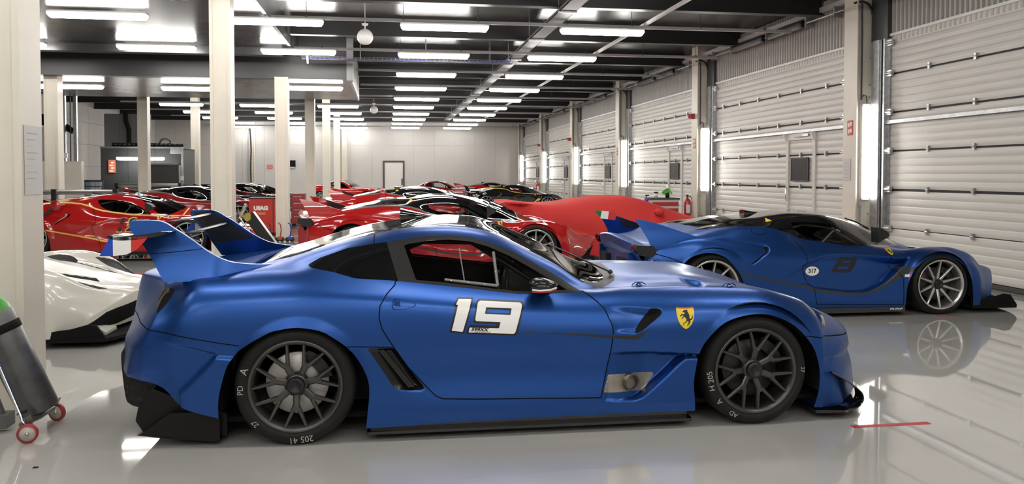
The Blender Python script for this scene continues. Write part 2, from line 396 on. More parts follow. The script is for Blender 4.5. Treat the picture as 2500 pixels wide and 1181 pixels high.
# ---------------------------------------------------------------- lofted car shells, cut along drawn panel lines
def pchip(xk, yk, x):
    xk = np.asarray(xk, float); yk = np.asarray(yk, float); x = np.asarray(x, float)
    h = np.diff(xk); dl = np.diff(yk)/h; n = len(xk); d = np.zeros(n)
    for i in range(1, n-1):
        if dl[i-1]*dl[i] > 0:
            w1 = 2*h[i]+h[i-1]; w2 = h[i]+2*h[i-1]; d[i] = (w1+w2)/(w1/dl[i-1]+w2/dl[i])
    d[0] = dl[0]; d[-1] = dl[-1]
    i = np.clip(np.searchsorted(xk, x)-1, 0, n-2); t = np.clip((x-xk[i])/h[i], 0, 1); hh = h[i]
    return (2*t**3-3*t**2+1)*yk[i]+(t**3-2*t**2+t)*hh*d[i]+(-2*t**3+3*t**2)*yk[i+1]+(t**3-t**2)*hh*d[i+1]
def gsmooth(a, sig, axis):
    if sig <= 0: return a
    r = int(sig*3)+1; k = np.exp(-.5*(np.arange(-r, r+1)/sig)**2); k /= k.sum()
    pad = [(0,0)]*a.ndim; pad[axis] = (r, r)
    # odd reflection keeps the ends where they are
    b = np.pad(a, pad, mode='reflect', reflect_type='odd')
    return np.apply_along_axis(lambda v: np.convolve(v, k, 'valid'), axis, b)
def sstep(x, a, b):
    t = np.clip((x-a)/(b-a), 0, 1); return t*t*(3-2*t)
def poly_sd(px, pz, poly):
    """signed distance to a closed polygon, negative inside"""
    P = np.asarray(poly, float); Q = np.roll(P, -1, 0)
    d2 = np.full(px.shape, 1e9); ins = np.zeros(px.shape, bool)
    for (ax, az), (bx, bz) in zip(P, Q):
        ex, ez = bx-ax, bz-az; L = ex*ex+ez*ez
        if L < 1e-14: continue
        t = np.clip(((px-ax)*ex+(pz-az)*ez)/L, 0, 1)
        d2 = np.minimum(d2, (px-ax-t*ex)**2+(pz-az-t*ez)**2)
        if az != bz:
            c = ((az > pz) != (bz > pz)) & (px < (bx-ax)*(pz-az)/(bz-az)+ax); ins ^= c
    d = np.sqrt(d2); return np.where(ins, -d, d)
def line_d(px, pz, line):
    P = np.asarray(line, float); d2 = np.full(px.shape, 1e9)
    for (ax, az), (bx, bz) in zip(P[:-1], P[1:]):
        ex, ez = bx-ax, bz-az; L = ex*ex+ez*ez
        if L < 1e-14: continue
        t = np.clip(((px-ax)*ex+(pz-az)*ez)/L, 0, 1); d2 = np.minimum(d2, (px-ax-t*ex)**2+(pz-az-t*ez)**2)
    return np.sqrt(d2)
class Shell:
    """right half of a car body (y <= 0) as a fine grid of faces that can be cut along curves"""
    def __init__(s, keys, sect, warp, nu, nv, sig=(3., 2.), dist=None, scale=1.):
        K = np.asarray(keys, float)
        u = np.linspace(K[0], K[-1], nu) if dist is None else dist
        nu = len(u); J = len(sect)
        Y = np.stack([pchip([k for k, _y, _z in c], [y for _k, y, _z in c], u) for c in sect], 1)
        Z = np.stack([pchip([k for k, _y, _z in c], [z for _k, _y, z in c], u) for c in sect], 1)
        Y = gsmooth(Y, sig[0], 0); Z = gsmooth(Z, sig[0], 0)
        # average section arc length decides how the nv samples are shared out
        seg = np.hypot(np.diff(Y, axis=1), np.diff(Z, axis=1)).max(0)+.02
        cum = np.concatenate([[0], np.cumsum(seg)]); t = np.interp(np.linspace(0, cum[-1], nv), cum, np.arange(J))
        jj = np.arange(J)
        YY = np.stack([pchip(jj, Y[i], t) for i in range(nu)]); ZZ = np.stack([pchip(jj, Z[i], t) for i in range(nu)])
        YY = gsmooth(YY, sig[1], 1); ZZ = gsmooth(ZZ, sig[1], 1)
        YY[:, -1] = 0
        YY = np.maximum(YY, 0)
        XX = warp(u[:, None]+0*YY, YY)
        s.nu, s.nv = nu, nv
        s.V = np.stack([XX, -YY, ZZ], -1).reshape(-1, 3)
        s.F = [(i*nv+j, (i+1)*nv+j, (i+1)*nv+j+1, i*nv+j+1) for i in range(nu-1) for j in range(nv-1)]
        s.R = ['body']*len(s.F)
    def normals(s):
        n = np.zeros_like(s.V); V = s.V
        for k in (3, 4, 5, 6):
            F = np.array([f for f in s.F if len(f) == k])
            if not len(F): continue
            a = np.zeros((len(F), 3))
            for i in range(k): a += np.cross(V[F[:, i]], V[F[:, (i+1) % k]])
            for i in range(k): np.add.at(n, F[:, i], a)
        c = np.abs(s.V[:, 1]) < 1e-6; n[c, 1] = 0
        n /= np.maximum(np.linalg.norm(n, axis=1), 1e-12)[:, None]; return n
    def push(s, fn):
        """move the vertices along their normals by fn(x, y, z)"""
        n = s.normals(); d = fn(s.V[:, 0], s.V[:, 1], s.V[:, 2]); s.V = s.V+n*d[:, None]
    def split(s, d, inside, only=None, cond=None):
        """d: value per vertex (<0 inside); faces of regions `only` that lie inside become `inside`"""
        d = np.where(np.abs(d) < 2e-5, 2e-5, d); dl = d.tolist()
        newV = []; base = len(s.V); cache = {}; F2 = []; R2 = []; V = s.V
        neg = d < 0
        negl = neg.tolist()
        for f, r in zip(s.F, s.R):
            if only is not None and r not in only: F2.append(f); R2.append(r); continue
            k = 0
            for i in f: k += negl[i]
            if k == 0: F2.append(f); R2.append(r); continue
            if cond is not None and not cond(V[list(f)].mean(0)): F2.append(f); R2.append(r); continue
            if k == len(f): F2.append(f); R2.append(inside if isinstance(inside, str) else inside(r)); continue
            A = []; B = []
            for a, b in zip(f, f[1:]+f[:1]):
                (A if negl[a] else B).append(a)
                if negl[a] != negl[b]:
                    e = (a, b) if a < b else (b, a)
                    if e not in cache:
                        t = dl[e[0]]/(dl[e[0]]-dl[e[1]]); cache[e] = base+len(newV); newV.append(V[e[0]]*(1-t)+V[e[1]]*t)
                    A.append(cache[e]); B.append(cache[e])
            if len(A) > 2: F2.append(tuple(A)); R2.append(inside if isinstance(inside, str) else inside(r))
            if len(B) > 2: F2.append(tuple(B)); R2.append(r)
        if newV: s.V = np.vstack([s.V, np.array(newV)])
        s.F, s.R = F2, R2
    def poly(s, poly, inside, only=None, cond=None, off=0.):
        s.split(poly_sd(s.V[:, 0], s.V[:, 2], poly)-off, inside, only, cond)
    def line(s, pts, w, inside, only=None, cond=None):
        s.split(line_d(s.V[:, 0], s.V[:, 2], pts)-w/2, inside, only, cond)
    def gap(s, f, w, inside, only=None, cond=None, gapname='gap'):
        """f signed (<0 inside): a strip of width w along f = 0 becomes gapname, the rest of the inside `inside` (None keeps it)"""
        tmp = {}
        def mark(r): tmp['~'+r] = r; return '~'+r
        s.split(f(s.V)-w/2, mark, only, cond)
        keys = list(tmp)
        s.split(f(s.V)+w/2, (lambda r: tmp[r]) if inside is None else inside, keys)
        s.R = [gapname if r in tmp else r for r in s.R]
    def gpoly(s, poly, w, inside, only=None, cond=None): s.gap(lambda V: poly_sd(V[:, 0], V[:, 2], poly), w, inside, only, cond)
    def gtop(s, poly, w, inside, only=None, cond=None): s.gap(lambda V: poly_sd(V[:, 0], -V[:, 1], poly), w, inside, only, cond)
    def topoly(s, poly, inside, only=None, cond=None):
        s.split(poly_sd(s.V[:, 0], -s.V[:, 1], poly), inside, only, cond)
    def done(s): s.N = s.normals()
    def obj(s, regions, name, mats, parent=None, side='both', off=0., flip=False, thick=0.):
        """mesh of the faces of the given regions; side 'right', 'left' or 'both'"""
        if isinstance(regions, str): regions = [regions]
        rs = set(regions); fs = [f for f, r in zip(s.F, s.R) if r in rs]
        if not fs: return None
        idx = {}; V = []; N = []
        for f in fs:
            for i in f:
                if i not in idx: idx[i] = len(V); V.append(s.V[i]+s.N[i]*off); N.append(s.N[i])
        faces = [tuple(idx[i] for i in f) for f in fs]; V = np.array(V); N = np.array(N); n = len(V)
        if side in ('left', 'both'):
            V2 = V*[1, -1, 1]; N2 = N*[1, -1, 1]
            if side == 'left': V, N = V2, N2; faces = [f[::-1] for f in faces]
            else:
                faces = faces+[tuple(i+n for i in f[::-1]) for f in faces]; V = np.vstack([V, V2]); N = np.vstack([N, N2])
        if flip: faces = [f[::-1] for f in faces]; N = -N
        me = bpy.data.meshes.new(name); me.from_pydata(V.tolist(), [], faces)
        for m_ in (mats if isinstance(mats, (list, tuple)) else [mats]): me.materials.append(m_)
        me.polygons.foreach_set('use_smooth', [True]*len(faces)); me.update()
        me.normals_split_custom_set_from_vertices(N.tolist())
        return link(name, me, parent)
    def bvh(s, exclude=()):
        return BVHTree.FromPolygons(s.V.tolist(), [f for f, r in zip(s.F, s.R) if r not in exclude])
def decal(shell_bvh, contours, name, material, parent, cell=.004, lift=.0015, side=-1, dirv=(0,1,0), start=-3.):
    """sticker cut from a fine grid in the side view and laid on the body skin; contours: closed polygons, even-odd"""
    A = np.vstack([np.array(c) for c in contours]); x0, z0 = A.min(0)-cell*1.5; x1, z1 = A.max(0)+cell*1.5
    nx, nz = int((x1-x0)/cell)+2, int((z1-z0)/cell)+2
    X, Z = np.meshgrid(np.linspace(x0, x1, nx), np.linspace(z0, z1, nz), indexing='ij'); X = X.ravel(); Z = Z.ravel()
    d = np.full(X.shape, 1e9); ins = np.zeros(X.shape, bool)
    for c in contours:
        e = poly_sd(X, Z, c); d = np.minimum(d, np.abs(e)); ins ^= e < 0
    d = np.where(ins, -d, d)
    T = Shell.__new__(Shell); T.V = np.stack([X, 0*X, Z], -1)
    T.F = [(i*nz+j, (i+1)*nz+j, (i+1)*nz+j+1, i*nz+j+1) for i in range(nx-1) for j in range(nz-1)]; T.R = ['o']*len(T.F)
    T.split(d, 'in'); fs = [f for f, r in zip(T.F, T.R) if r == 'in']
    return lay(shell_bvh, T.V, fs, name, material, parent, lift, start)
def lay(bvh, V, fs, name, material, parent, lift=.0015, start=-3.):
    idx = {}; P = []; N = []; faces = []
    for f in fs:
        g = []
        for i in f:
            if i not in idx:
                h, n, _i, _d = bvh.ray_cast(Vector((V[i][0], start, V[i][2])), Vector((0, 1, 0)))
                if h is None: idx[i] = None; continue
                if n.y > 0: n = -n
                idx[i] = len(P); P.append(h+n*lift); N.append(n)
            if idx[i] is not None: g.append(idx[i])
        if len(g) > 2: faces.append(tuple(g))
    me = bpy.data.meshes.new(name); me.from_pydata([tuple(p) for p in P], [], faces); me.materials.append(material)
    me.polygons.foreach_set('use_smooth', [True]*len(faces)); me.update()
    # face the stickers outwards
    if faces and sum(p.normal.y for p in me.polygons) > 0: me.flip_normals()
    return link(name, me, parent)
def text_mesh(txt, size, shear=0., bold=0.):
    cu = bpy.data.curves.new('t', 'FONT'); cu.body = txt; cu.size = size; cu.shear = shear; cu.offset = bold; cu.resolution_u = 3
    cu.align_x = 'CENTER'; cu.align_y = 'CENTER'
    o = bpy.data.objects.new('t', cu); COL.objects.link(o)
    dg = bpy.context.evaluated_depsgraph_get(); dg.update()
    me = bpy.data.meshes.new_from_object(o.evaluated_get(dg)); bpy.data.objects.remove(o); bpy.data.curves.remove(cu)
    V = np.array([v.co[:] for v in me.vertices]) if len(me.vertices) else np.zeros((0, 3)); F = [tuple(p.vertices) for p in me.polygons]
    bpy.data.meshes.remove(me); return V, F
def side_text(bvh, txt, x, z, size, name, material, parent, rot=0., shear=0., bold=0., sx=1., lift=.003, start=-3.):
    V, F = text_mesh(txt, size, shear, bold); c, s_ = math.cos(rot), math.sin(rot)
    W = np.stack([x+sx*(V[:, 0]*c-V[:, 1]*s_), 0*V[:, 0], z+V[:, 0]*s_+V[:, 1]*c], -1)
    return lay(bvh, W, F, name, material, parent, lift, start)
def flat_text(txt, size, name, material, parent, M, shear=0., bold=0.):
    """lettering on a flat face; M takes the text plane (x right, y up, z out) to its place"""
    V, F = text_mesh(txt, size, shear, bold)
    me = bpy.data.meshes.new(name); me.from_pydata([tuple(M @ Vector(v)) for v in V], [], F); me.materials.append(material); me.update()
    return link(name, me, parent)
# ---------------------------------------------------------------- front-engined racing coupe: body shell
def gt_warp(s, y):
    a = (y/.95)**2.4
    return s-.50*sstep(s, 3.15, 3.76)*a+.24*sstep(-s, .55, 1.10)*a
GT_SECT = [
 [(-1.12,.80,.40),(-1.06,.86,.39),(-.95,.88,.37),(-.8,.90,.33),(-.68,.92,.26),(-.42,.94,.178),(-.2,.95,.12),(.39,.955,.085),(.9,.955,.10),(2.0,.955,.108),(2.4,.95,.105),(3.15,.93,.09),(3.5,.90,.075),(3.75,.88,.075),(3.80,.86,.09)],
 [(-1.12,.82,.405),(-1.06,.90,.46),(-.95,.915,.46),(-.68,.935,.40),(-.42,.95,.30),(0,.965,.22),(.4,.965,.19),(.9,.965,.19),(2.0,.965,.187),(2.4,.965,.19),(3.15,.95,.2),(3.5,.93,.2),(3.75,.90,.17),(3.80,.86,.095)],
 [(-1.12,.82,.408),(-1.06,.90,.55),(-.95,.92,.57),(-.7,.945,.55),(-.4,.965,.50),(0,.975,.46),(.4,.955,.42),(.9,.925,.40),(1.6,.925,.40),(2.0,.935,.40),(2.4,.955,.42),(2.8,.97,.44),(3.15,.955,.42),(3.5,.93,.36),(3.75,.89,.30),(3.80,.85,.10)],
 [(-1.12,.82,.41),(-1.06,.88,.66),(-.95,.905,.68),(-.7,.945,.67),(-.4,.968,.65),(0,.978,.65),(.4,.965,.60),(.9,.945,.58),(1.6,.945,.58),(2.0,.955,.58),(2.4,.965,.59),(2.8,.968,.60),(3.15,.94,.55),(3.5,.90,.45),(3.75,.84,.38),(3.80,.80,.105)],
 [(-1.12,.80,.413),(-1.06,.80,.79),(-.95,.84,.80),(-.7,.90,.81),(-.4,.94,.82),(0,.95,.83),(.4,.94,.80),(.9,.925,.75),(1.6,.91,.715),(2.0,.915,.715),(2.4,.93,.725),(2.8,.93,.73),(3.15,.89,.65),(3.5,.83,.53),(3.75,.76,.43),(3.80,.74,.11)],
 [(-1.12,.70,.416),(-1.06,.70,.88),(-.95,.73,.93),(-.7,.78,.942),(-.4,.82,.952),(0,.84,.958),(.3,.835,.938),(.58,.83,.915),(1.0,.825,.868),(1.5,.82,.825),(1.75,.80,.822),(2.0,.79,.835),(2.4,.78,.842),(2.8,.77,.832),(3.1,.74,.765),(3.4,.71,.63),(3.6,.68,.54),(3.75,.62,.46),(3.80,.6,.112)],
 [(-1.12,.55,.418),(-1.06,.55,.91),(-.95,.60,.945),(-.7,.66,.955),(-.4,.70,.975),(-.2,.72,1.0),(0,.72,1.01),(.28,.68,1.105),(.52,.665,1.137),(.84,.645,1.176),(1.03,.645,1.165),(1.155,.655,1.13),(1.285,.665,1.076),(1.42,.68,1.005),(1.55,.70,.928),(1.68,.73,.85),(1.8,.74,.825),(2.0,.66,.85),(2.4,.62,.86),(2.8,.60,.83),(3.1,.56,.765),(3.4,.52,.655),(3.6,.48,.565),(3.75,.42,.475),(3.80,.4,.113)],
 [(-1.12,.4,.42),(-1.06,.4,.92),(-.95,.42,.945),(-.7,.45,.94),(-.4,.50,.955),(-.2,.54,1.02),(-.075,.56,1.042),(.07,.56,1.087),(.26,.55,1.143),(.44,.55,1.178),(.59,.545,1.207),(.86,.54,1.222),(1.0,.545,1.213),(1.14,.55,1.187),(1.25,.56,1.145),(1.43,.58,1.055),(1.59,.61,.97),(1.79,.64,.862),(1.9,.58,.862),(2.1,.45,.89),(2.4,.40,.885),(2.8,.36,.825),(3.1,.34,.745),(3.4,.30,.65),(3.6,.26,.57),(3.75,.22,.483),(3.8,.2,.114)],
 [(-1.12,0,.42),(-1.06,0,.925),(-.95,0,.935),(-.7,0,.92),(-.5,0,.93),(-.33,0,.975),(-.17,0,1.05),(0,0,1.10),(.21,0,1.165),(.43,0,1.217),(.73,0,1.258),(.93,0,1.272),(1.1,0,1.262),(1.21,0,1.231),(1.36,0,1.170),(1.53,0,1.095),(1.63,0,1.045),(1.83,0,.945),(1.95,0,.91),(2.1,0,.915),(2.2,0,.912),(2.43,0,.888),(2.67,0,.845),(2.85,0,.80),(3.05,0,.745),(3.24,0,.69),(3.44,0,.625),(3.6,0,.565),(3.75,0,.485),(3.8,0,.115)],
]
def gt_shell(q=1.):
    n = int(400*q)
    d = np.unique(np.round(np.concatenate([np.linspace(-1.12, -1.05, int(12*q)+4), np.linspace(-1.05, 3.74, n), np.linspace(3.74, 3.80, int(12*q)+4)]), 5))
    S = Shell([-1.12, 3.80], GT_SECT, gt_warp, n, int(130*q), (3.5*q, 2.0*q), d)
    x, ay, z = S.V[:, 0], -S.V[:, 1], S.V[:, 2]      # the tail leans forward at its shoulders
    S.V[:, 0] = x+.17*np.clip((z-.58)/.30, 0, 1)*sstep(ay, .15, .58)*sstep(-x, .50, .92)
    return S
# ---------------------------------------------------------------- wheels (axis along y, outer face towards -y), parts and sub-parts
def tyre_mesh(R, rim, w):
    b = MB(); o = -w/2
    prof = [(rim-.012, o+.035), (rim+.004, o+.006), (rim+.02, o), (R-.05, o-.004), (R-.022, o+.004), (R-.007, o+.022), (R, o+.05), (R, -o-.05), (R-.007, -o-.022), (R-.03, -o-.002), (rim+.01, -o), (rim-.012, -o-.03)]
    b.lathe(prof, 72, 'y'); return b.mesh('tyre', RUBBER)
def rim_mesh(rim, w, m, lip=.012):
    b = MB(); o = -w/2
    prof = [(rim+.006, o+.010), (rim+.004, o+.004), (rim-.008, o+.004), (rim-.016, o+.012), (rim-.024, o+.03), (rim-.03, o+.12), (rim-.03, -o-.03), (rim+.0, -o-.01), (rim+.006, -o-.012)]
    b.lathe(prof, 72, 'y'); return b.mesh('wheel', m)
def spoke_y(rim, w, m, split, half, depth=.055):
    """one Y-shaped spoke pointing along +z"""
    b = MB(); o = -w/2; rr = rim-.018
    def bar(p, q, w0, w1, y0, y1, t):
        p, q = Vector((p[0], 0, p[1])), Vector((q[0], 0, q[1])); d = (q-p).normalized(); n = Vector((d.z, 0, -d.x))
        vs = []
        for P, ww, yy in ((p, w0, y0), (q, w1, y1)):
            for s, k in ((-1, 0), (-.55, -.006), (.55, -.006), (1, 0)):
                vs.append(P+n*ww*s*.5+Vector((0, yy+(.006 if abs(s) == 1 else 0), 0)))
            for s in (1, -1): vs.append(P+n*ww*s*.5+Vector((0, yy+t, 0)))
        b._add(vs, [(i, (i+1) % 6, 6+(i+1) % 6, 6+i) for i in range(6)]+[(5,4,3,2,1,0), (6,7,8,9,10,11)], False)
    j = split*rim
    if half > 0:
        bar((0, .04), (0, j+.004), .040, .036, o+depth, o+.030, .03)
        for s in (-1, 1):
            a = math.radians(half)*s
            bar((s*.009, j-.016), (rr*math.sin(a), rr*math.cos(a)), .026, .0165, o+.032, o+.012, .024)
    else:
        bar((0, .04), (0, rr), .034, .0165, o+depth, o+.012, .03)
    b.prism([(0, 0)], 0, 0) if False else None
    return b.mesh('spoke', m)
def make_wheel(parent, name, loc, R, rim, w, m, n, half, split=.56, ang=0., flip=False, hubm=None, disc=True, depth=.055, cache={}, dm=None):
    key = (R, rim, w, m.name, n, half, disc, depth, dm and dm.name)
    if key not in cache:
        c = {}; o = -w/2
        c['rim'] = rim_mesh(rim, w, m); c['tyre'] = tyre_mesh(R, rim, w); c['spoke'] = spoke_y(rim, w, m, split, half, depth)
        h = MB(); h.lathe([(.0001, o+depth-.028), (.022, o+depth-.030), (.034, o+depth-.022), (.036, o+depth-.012), (.052, o+depth-.010), (.068, o+depth+.004), (.074, o+depth+.03), (.06, o+depth+.06)], 28, 'y'); c['hub'] = h.mesh('hub', hubm or m)
        nt = MB(); nt.lathe([(.0001, .004), (.026, .004), (.030, -.004), (.044, -.004), (.050, .004), (.052, .03)], 24, 'y', (0, o+depth-.036, 0)); c['nut'] = nt.mesh('hub_nut', BLACK)
        if disc:
            d = MB(); y = o+depth+.055; d.lathe([(.06, y-.006), (.085, y-.004), (.178, y-.002), (.18, y), (.18, y+.03), (.06, y+.03)], 44, 'y'); c['disc'] = d.mesh('brake_disc', dm or DISC)
            q = MB(); y0 = y-.04
            pts = [(.135*math.cos(t), .135*math.sin(t)) for t in np.linspace(.1, 1.15, 8)]+[(.205*math.cos(t), .205*math.sin(t)) for t in np.linspace(1.15, .1, 8)]
            q.prism(pts, y0, y0+.1, 'y'); c['cal'] = q.mesh('brake_caliper', BLACK)
        cache[key] = c
    c = cache[key]
    wv = link(name, c['rim'], parent, loc, (0, ang, PI if flip else 0))
    wv.rotation_euler = (0, ang, 0) if not flip else (0, ang, PI)
    link('tyre', c['tyre'], wv)
    for k in range(n): link('spoke', c['spoke'], wv, None, (0, 2*PI*k/n, 0))
    link('hub', c['hub'], wv); link('hub_nut', c['nut'], wv)
    if disc:
        link('brake_disc', c['disc'], wv); link('brake_caliper', c['cal'], wv, None, (0, -ang-.1, 0))
    return wv
def ring2(poly, n=6): return catmull(poly, n, True)

# ---------------------------------------------------------------- emblem: upright shield with a rearing horse
HORSE = [[(.50,.86),(.54,.84),(.60,.86),(.64,.83),(.61,.79),(.66,.74),(.68,.68),(.72,.60),(.70,.52),(.74,.46),(.80,.47),(.86,.55),(.86,.66),(.90,.60),(.89,.48),(.82,.41),(.74,.39),(.76,.33),(.70,.27),(.64,.24),(.62,.16),(.56,.13),(.58,.20),(.60,.27),(.66,.32),(.60,.36),(.50,.30),(.40,.26),(.34,.24),(.34,.28),(.44,.31),(.52,.37),(.54,.44),(.48,.50),(.44,.56),(.36,.52),(.30,.44),(.27,.47),(.32,.55),(.40,.60),(.30,.62),(.22,.56),(.18,.60),(.27,.67),(.40,.66),(.46,.70),(.44,.76),(.36,.74),(.34,.78),(.42,.83)]]
def shield_poly(n=10):
    top = [(.02,.985),(.25,.965),(.5,.96),(.75,.965),(.98,.985)]
    right = [(1.0,.8),(.98,.62),(.93,.42),(.82,.22),(.66,.08),(.5,0)]
    left = [(1-a, b) for a, b in right[:-1]][::-1]
    return top+right+left
def emblem(bvh, x0, z0, x1, z1, parent, lean=0., cell=.002, lift=.002):
    f = lambda P: [(x0+(x1-x0)*a+lean*(b-.5), z0+(z1-z0)*b) for a, b in P]
    s = decal(bvh, [f(shield_poly())], 'emblem', YELLOW, parent, cell, lift)
    band = [(.02,.985),(.25,.965),(.5,.96),(.75,.965),(.98,.985),(.985,.93),(.75,.91),(.5,.905),(.25,.91),(.015,.93)]
    decal(bvh, [f(band)], 'emblem_band', mat('emblem red', (.6,.04,.03), .4), s, cell, lift+.0008)
    decal(bvh, [f(HORSE[0])], 'emblem_horse', mat('emblem black', (.01,.01,.01), .5), s, cell, lift+.0008)
    return s
# ---------------------------------------------------------------- the blue racing coupe in front (also two road cars far behind)
def satin(name, col):
    m = mat(name, col, .36, metal=.55, spec=.5, coat=.35, coat_rough=.28); return m
GT_ARCH_R = [(-.424,.04),(-.422,.18),(-.418,.30),(-.378,.45),(-.343,.515),(-.285,.577),(-.148,.656),(-.083,.675),(.021,.686),(.145,.662),(.211,.625),(.29,.566),(.35,.496),(.403,.388),(.416,.305),(.408,.195),(.391,.04)]
GT_ARCH_F = [(2.383,.04),(2.381,.104),(2.369,.25),(2.373,.314),(2.393,.427),(2.401,.455),(2.439,.53),(2.522,.617),(2.606,.663),(2.733,.690),(2.862,.683),(2.991,.631),(3.079,.561),(3.15,.468),(3.186,.368),(3.196,.285),(3.192,.211),(3.163,.04)]
GT_TOP = [(.051,1.015),(.12,1.052),(.283,1.106),(.449,1.132),(.523,1.139),(.643,1.160),(.779,1.173),(.9,1.174),(1.029,1.163),(1.158,1.127),(1.288,1.074),(1.417,1.005),(1.546,.931),(1.669,.851),(1.711,.827)]
GT_BOT = [(1.62,.827),(1.479,.824),(1.306,.828),(1.179,.844),(1.012,.868),(.804,.893),(.583,.92),(.331,.94),(.21,.976),(.07,1.002)]
GT_GLASS = [(.62,1.118),(.645,1.127),(.778,1.146),(.898,1.150),(1.026,1.137),(1.138,1.104),(1.266,1.047),(1.41,.966),(1.535,.890),(1.612,.842),(1.48,.838),(1.307,.842),(1.181,.859),(1.013,.884),(.805,.911),(.69,.922)]
GT_DOOR = [(.566,.92),(.566,.9),(.517,.854),(.478,.789),(.474,.719),(.493,.655),(.533,.59),(.561,.545),(.636,.43),(.748,.309),(.796,.26),(.836,.241),(1.04,.231),(1.37,.223),(1.622,.215),(1.788,.211),(1.825,.362),(1.853,.489),(1.865,.6),(1.864,.633),(1.824,.735),(1.789,.773),(1.754,.802),(1.715,.829)]+[(x, z+.003) for x, z in GT_BOT[:7]]
GT_LID = [(-.36,-.1),(-.36,.45),(-.28,.53),(-.075,.552),(.07,.554),(.262,.545),(.44,.55),(.59,.517),(.713,.509),(.858,.52),(1.012,.524),(1.144,.522),(1.26,.546),(1.435,.571),(1.595,.595),(1.776,.668),(1.838,.706),(1.918,.64),(1.976,.565),(2.012,.43),(2.03,.2),(2.035,-.1)]
def build_gt(name, label, paint, q=1., race=True, loc=(0,0,0), rz=0.):
    root = empty(name, loc, rz, label, 'car')
    S = gt_shell(q)
    vent = [(1.80,.771),(1.889,.757),(2.094,.735),(2.165,.735),(2.180,.717),(2.165,.696),(2.05,.612),(2.003,.590),(1.90,.592),(1.872,.597),(1.865,.616)]
    ventb = [(2.094,.732),(2.150,.734),(2.172,.726),(2.178,.712),(2.165,.694),(2.049,.610),(2.006,.592),(1.997,.598),(2.041,.655),(2.10,.715)]
    wing = [(1.617,.187),(1.80,.180),(1.964,.181),(2.0,.186),(2.046,.204),(2.10,.248),(2.20,.330),(2.29,.408),(2.325,.430),(2.42,.430),(2.42,.0),(1.617,.0)]
    rec = [(1.845,.476),(1.978,.474),(2.19,.464),(2.42,.452),(2.42,.428),(2.325,.430),(2.29,.408),(2.20,.330),(2.10,.248),(2.046,.204),(2.0,.186),(1.90,.181),(1.80,.19),(1.815,.26),(1.832,.36)]
    scoop = [(.405,.553),(.557,.545),(.650,.412),(.736,.305),(.716,.294),(.587,.298),(.548,.325),(.5,.404)]
    rbp = [(-.43,.530),(-.34,.522),(-.30,.45),(-.36,.10),(-.45,.17),(-.63,.22),(-.64,.325),(-.56,.40)]
    duct = [(2.43,.52),(2.555,.585),(2.545,.70),(2.52,.76),(2.40,.79)]
    def shape(x, y, z):
        ay = -y; d = 0*x
        for cx, r0, fl in ((.018, .408, .015), (2.775, .415, .010)):
            r = np.hypot(x-cx, z-.335); d += fl*np.clip((r0-r)/.06, 0, 1)*(z > .25)*(ay > .7)*sstep(z, .25, .42)
        if race:
            a = poly_sd(x, z, vent); d -= .030*sstep(-a, 0, .03)*(ay > .8)*sstep(x, 1.80, 2.08)
            a = poly_sd(x, z, rec); d -= .075*sstep(-a, -.002, .018)*(ay > .8)*(.12+.88*sstep(x, 1.84, 2.10))
            a = poly_sd(x, z, scoop); d -= .05*sstep(-a, 0, .02)*(ay > .8)*sstep(x-.68*(.55-z), .38, .56)
            a = poly_sd(x, z, rbp); d += .014*sstep(-a, -.006, .012)*(ay > .6)
            ln = np.interp(x, [-.80,-.741,-.531,-.423,-.339], [.63,.621,.579,.547,.54]); d -= .016*sstep(ln-z, 0, .012)*sstep(z, ln-.30, ln-.05)*sstep(x, -.80, -.55)*(x < -.30)*(ay > .6)*(a > .004)
            a = poly_sd(x, ay, duct); d -= .030*sstep(-a, 0, .02)*(z > .7)*sstep(x, 2.40, 2.53)
            # dished bonnet beside the central dome
            a = np.hypot((x-2.35)/.34, (ay-.60)/.11); d -= .010*np.exp(-a*a)*(z > .7)
        d -= .016*sstep(.392-z, 0, .008)*sstep(z, .26, .37)*sstep(x, 3.18, 3.34)
        return d
    side = lambda c: c[1] < -.55
    S.push(shape)
    S.poly(catmull(GT_ARCH_R, 4), 'gone', cond=side); S.poly(catmull(GT_ARCH_F, 4), 'gone', cond=side)
    # greenhouse
    S.poly(GT_TOP+GT_BOT, 'trim', ['body'], lambda c: c[1] < -.4)
    S.poly([(0,1.3),(.462,1.3),(.517,1.132),(.583,.922),(.62,.8),(0,.8)], 'quarter', ['trim'])
    S.poly(GT_GLASS, 'glass', ['trim'])
    S.topoly(GT_LID, 'lid', ['body'], lambda c: c[2] > .80)
    S.gpoly(GT_DOOR, .007, 'door', ['body'], lambda c: c[1] < -.5)
    S.topoly([(1.76,.60),(1.838,.62),(1.90,.55),(1.935,.42),(1.95,.2),(1.955,-.2),(2.2,-.2),(2.2,.9),(1.7,.9)], 'cowl', ['lid'], lambda c: c[0] > 1.7)
    S.split(S.V[:, 0]-.445, 'backlight', ['lid']); S.split(1.143-S.V[:, 0]+.1*S.V[:, 1]**2, 'screen', ['lid'])
    S.gap(lambda V: V[:, 0]-.440, .006, None, ['body'], lambda c: c[2] > 1.12)
    # bumpers
    seam = [(-1.2,.70),(-.93,.695),(-.862,.687),(-.827,.677),(-.694,.661),(-.54,.630),(-.39,.602),(-.277,.585)]
    S.gpoly([(-1.3,.70)]+seam+[(-.2,.5),(-.2,-.1),(-1.3,-.1)], .006, 'rear_bumper', ['body'], lambda c: c[0] < -.3)
    S.gap(lambda V: V[:, 2]-np.interp(V[:, 0], [.298,.40,.555], [.567,.560,.553]), .0045, None, ['body'], lambda c: c[1] < -.7 and .25 < c[0] < .56 and c[2] > .5)
    fs = [(3.10,.545),(3.177,.533),(3.363,.503),(3.547,.480),(3.9,.47)]
    S.gpoly(fs+[(3.95,-.1),(3.10,-.1)], .006, 'front_bumper', ['body'], lambda c: c[0] > 3.1)
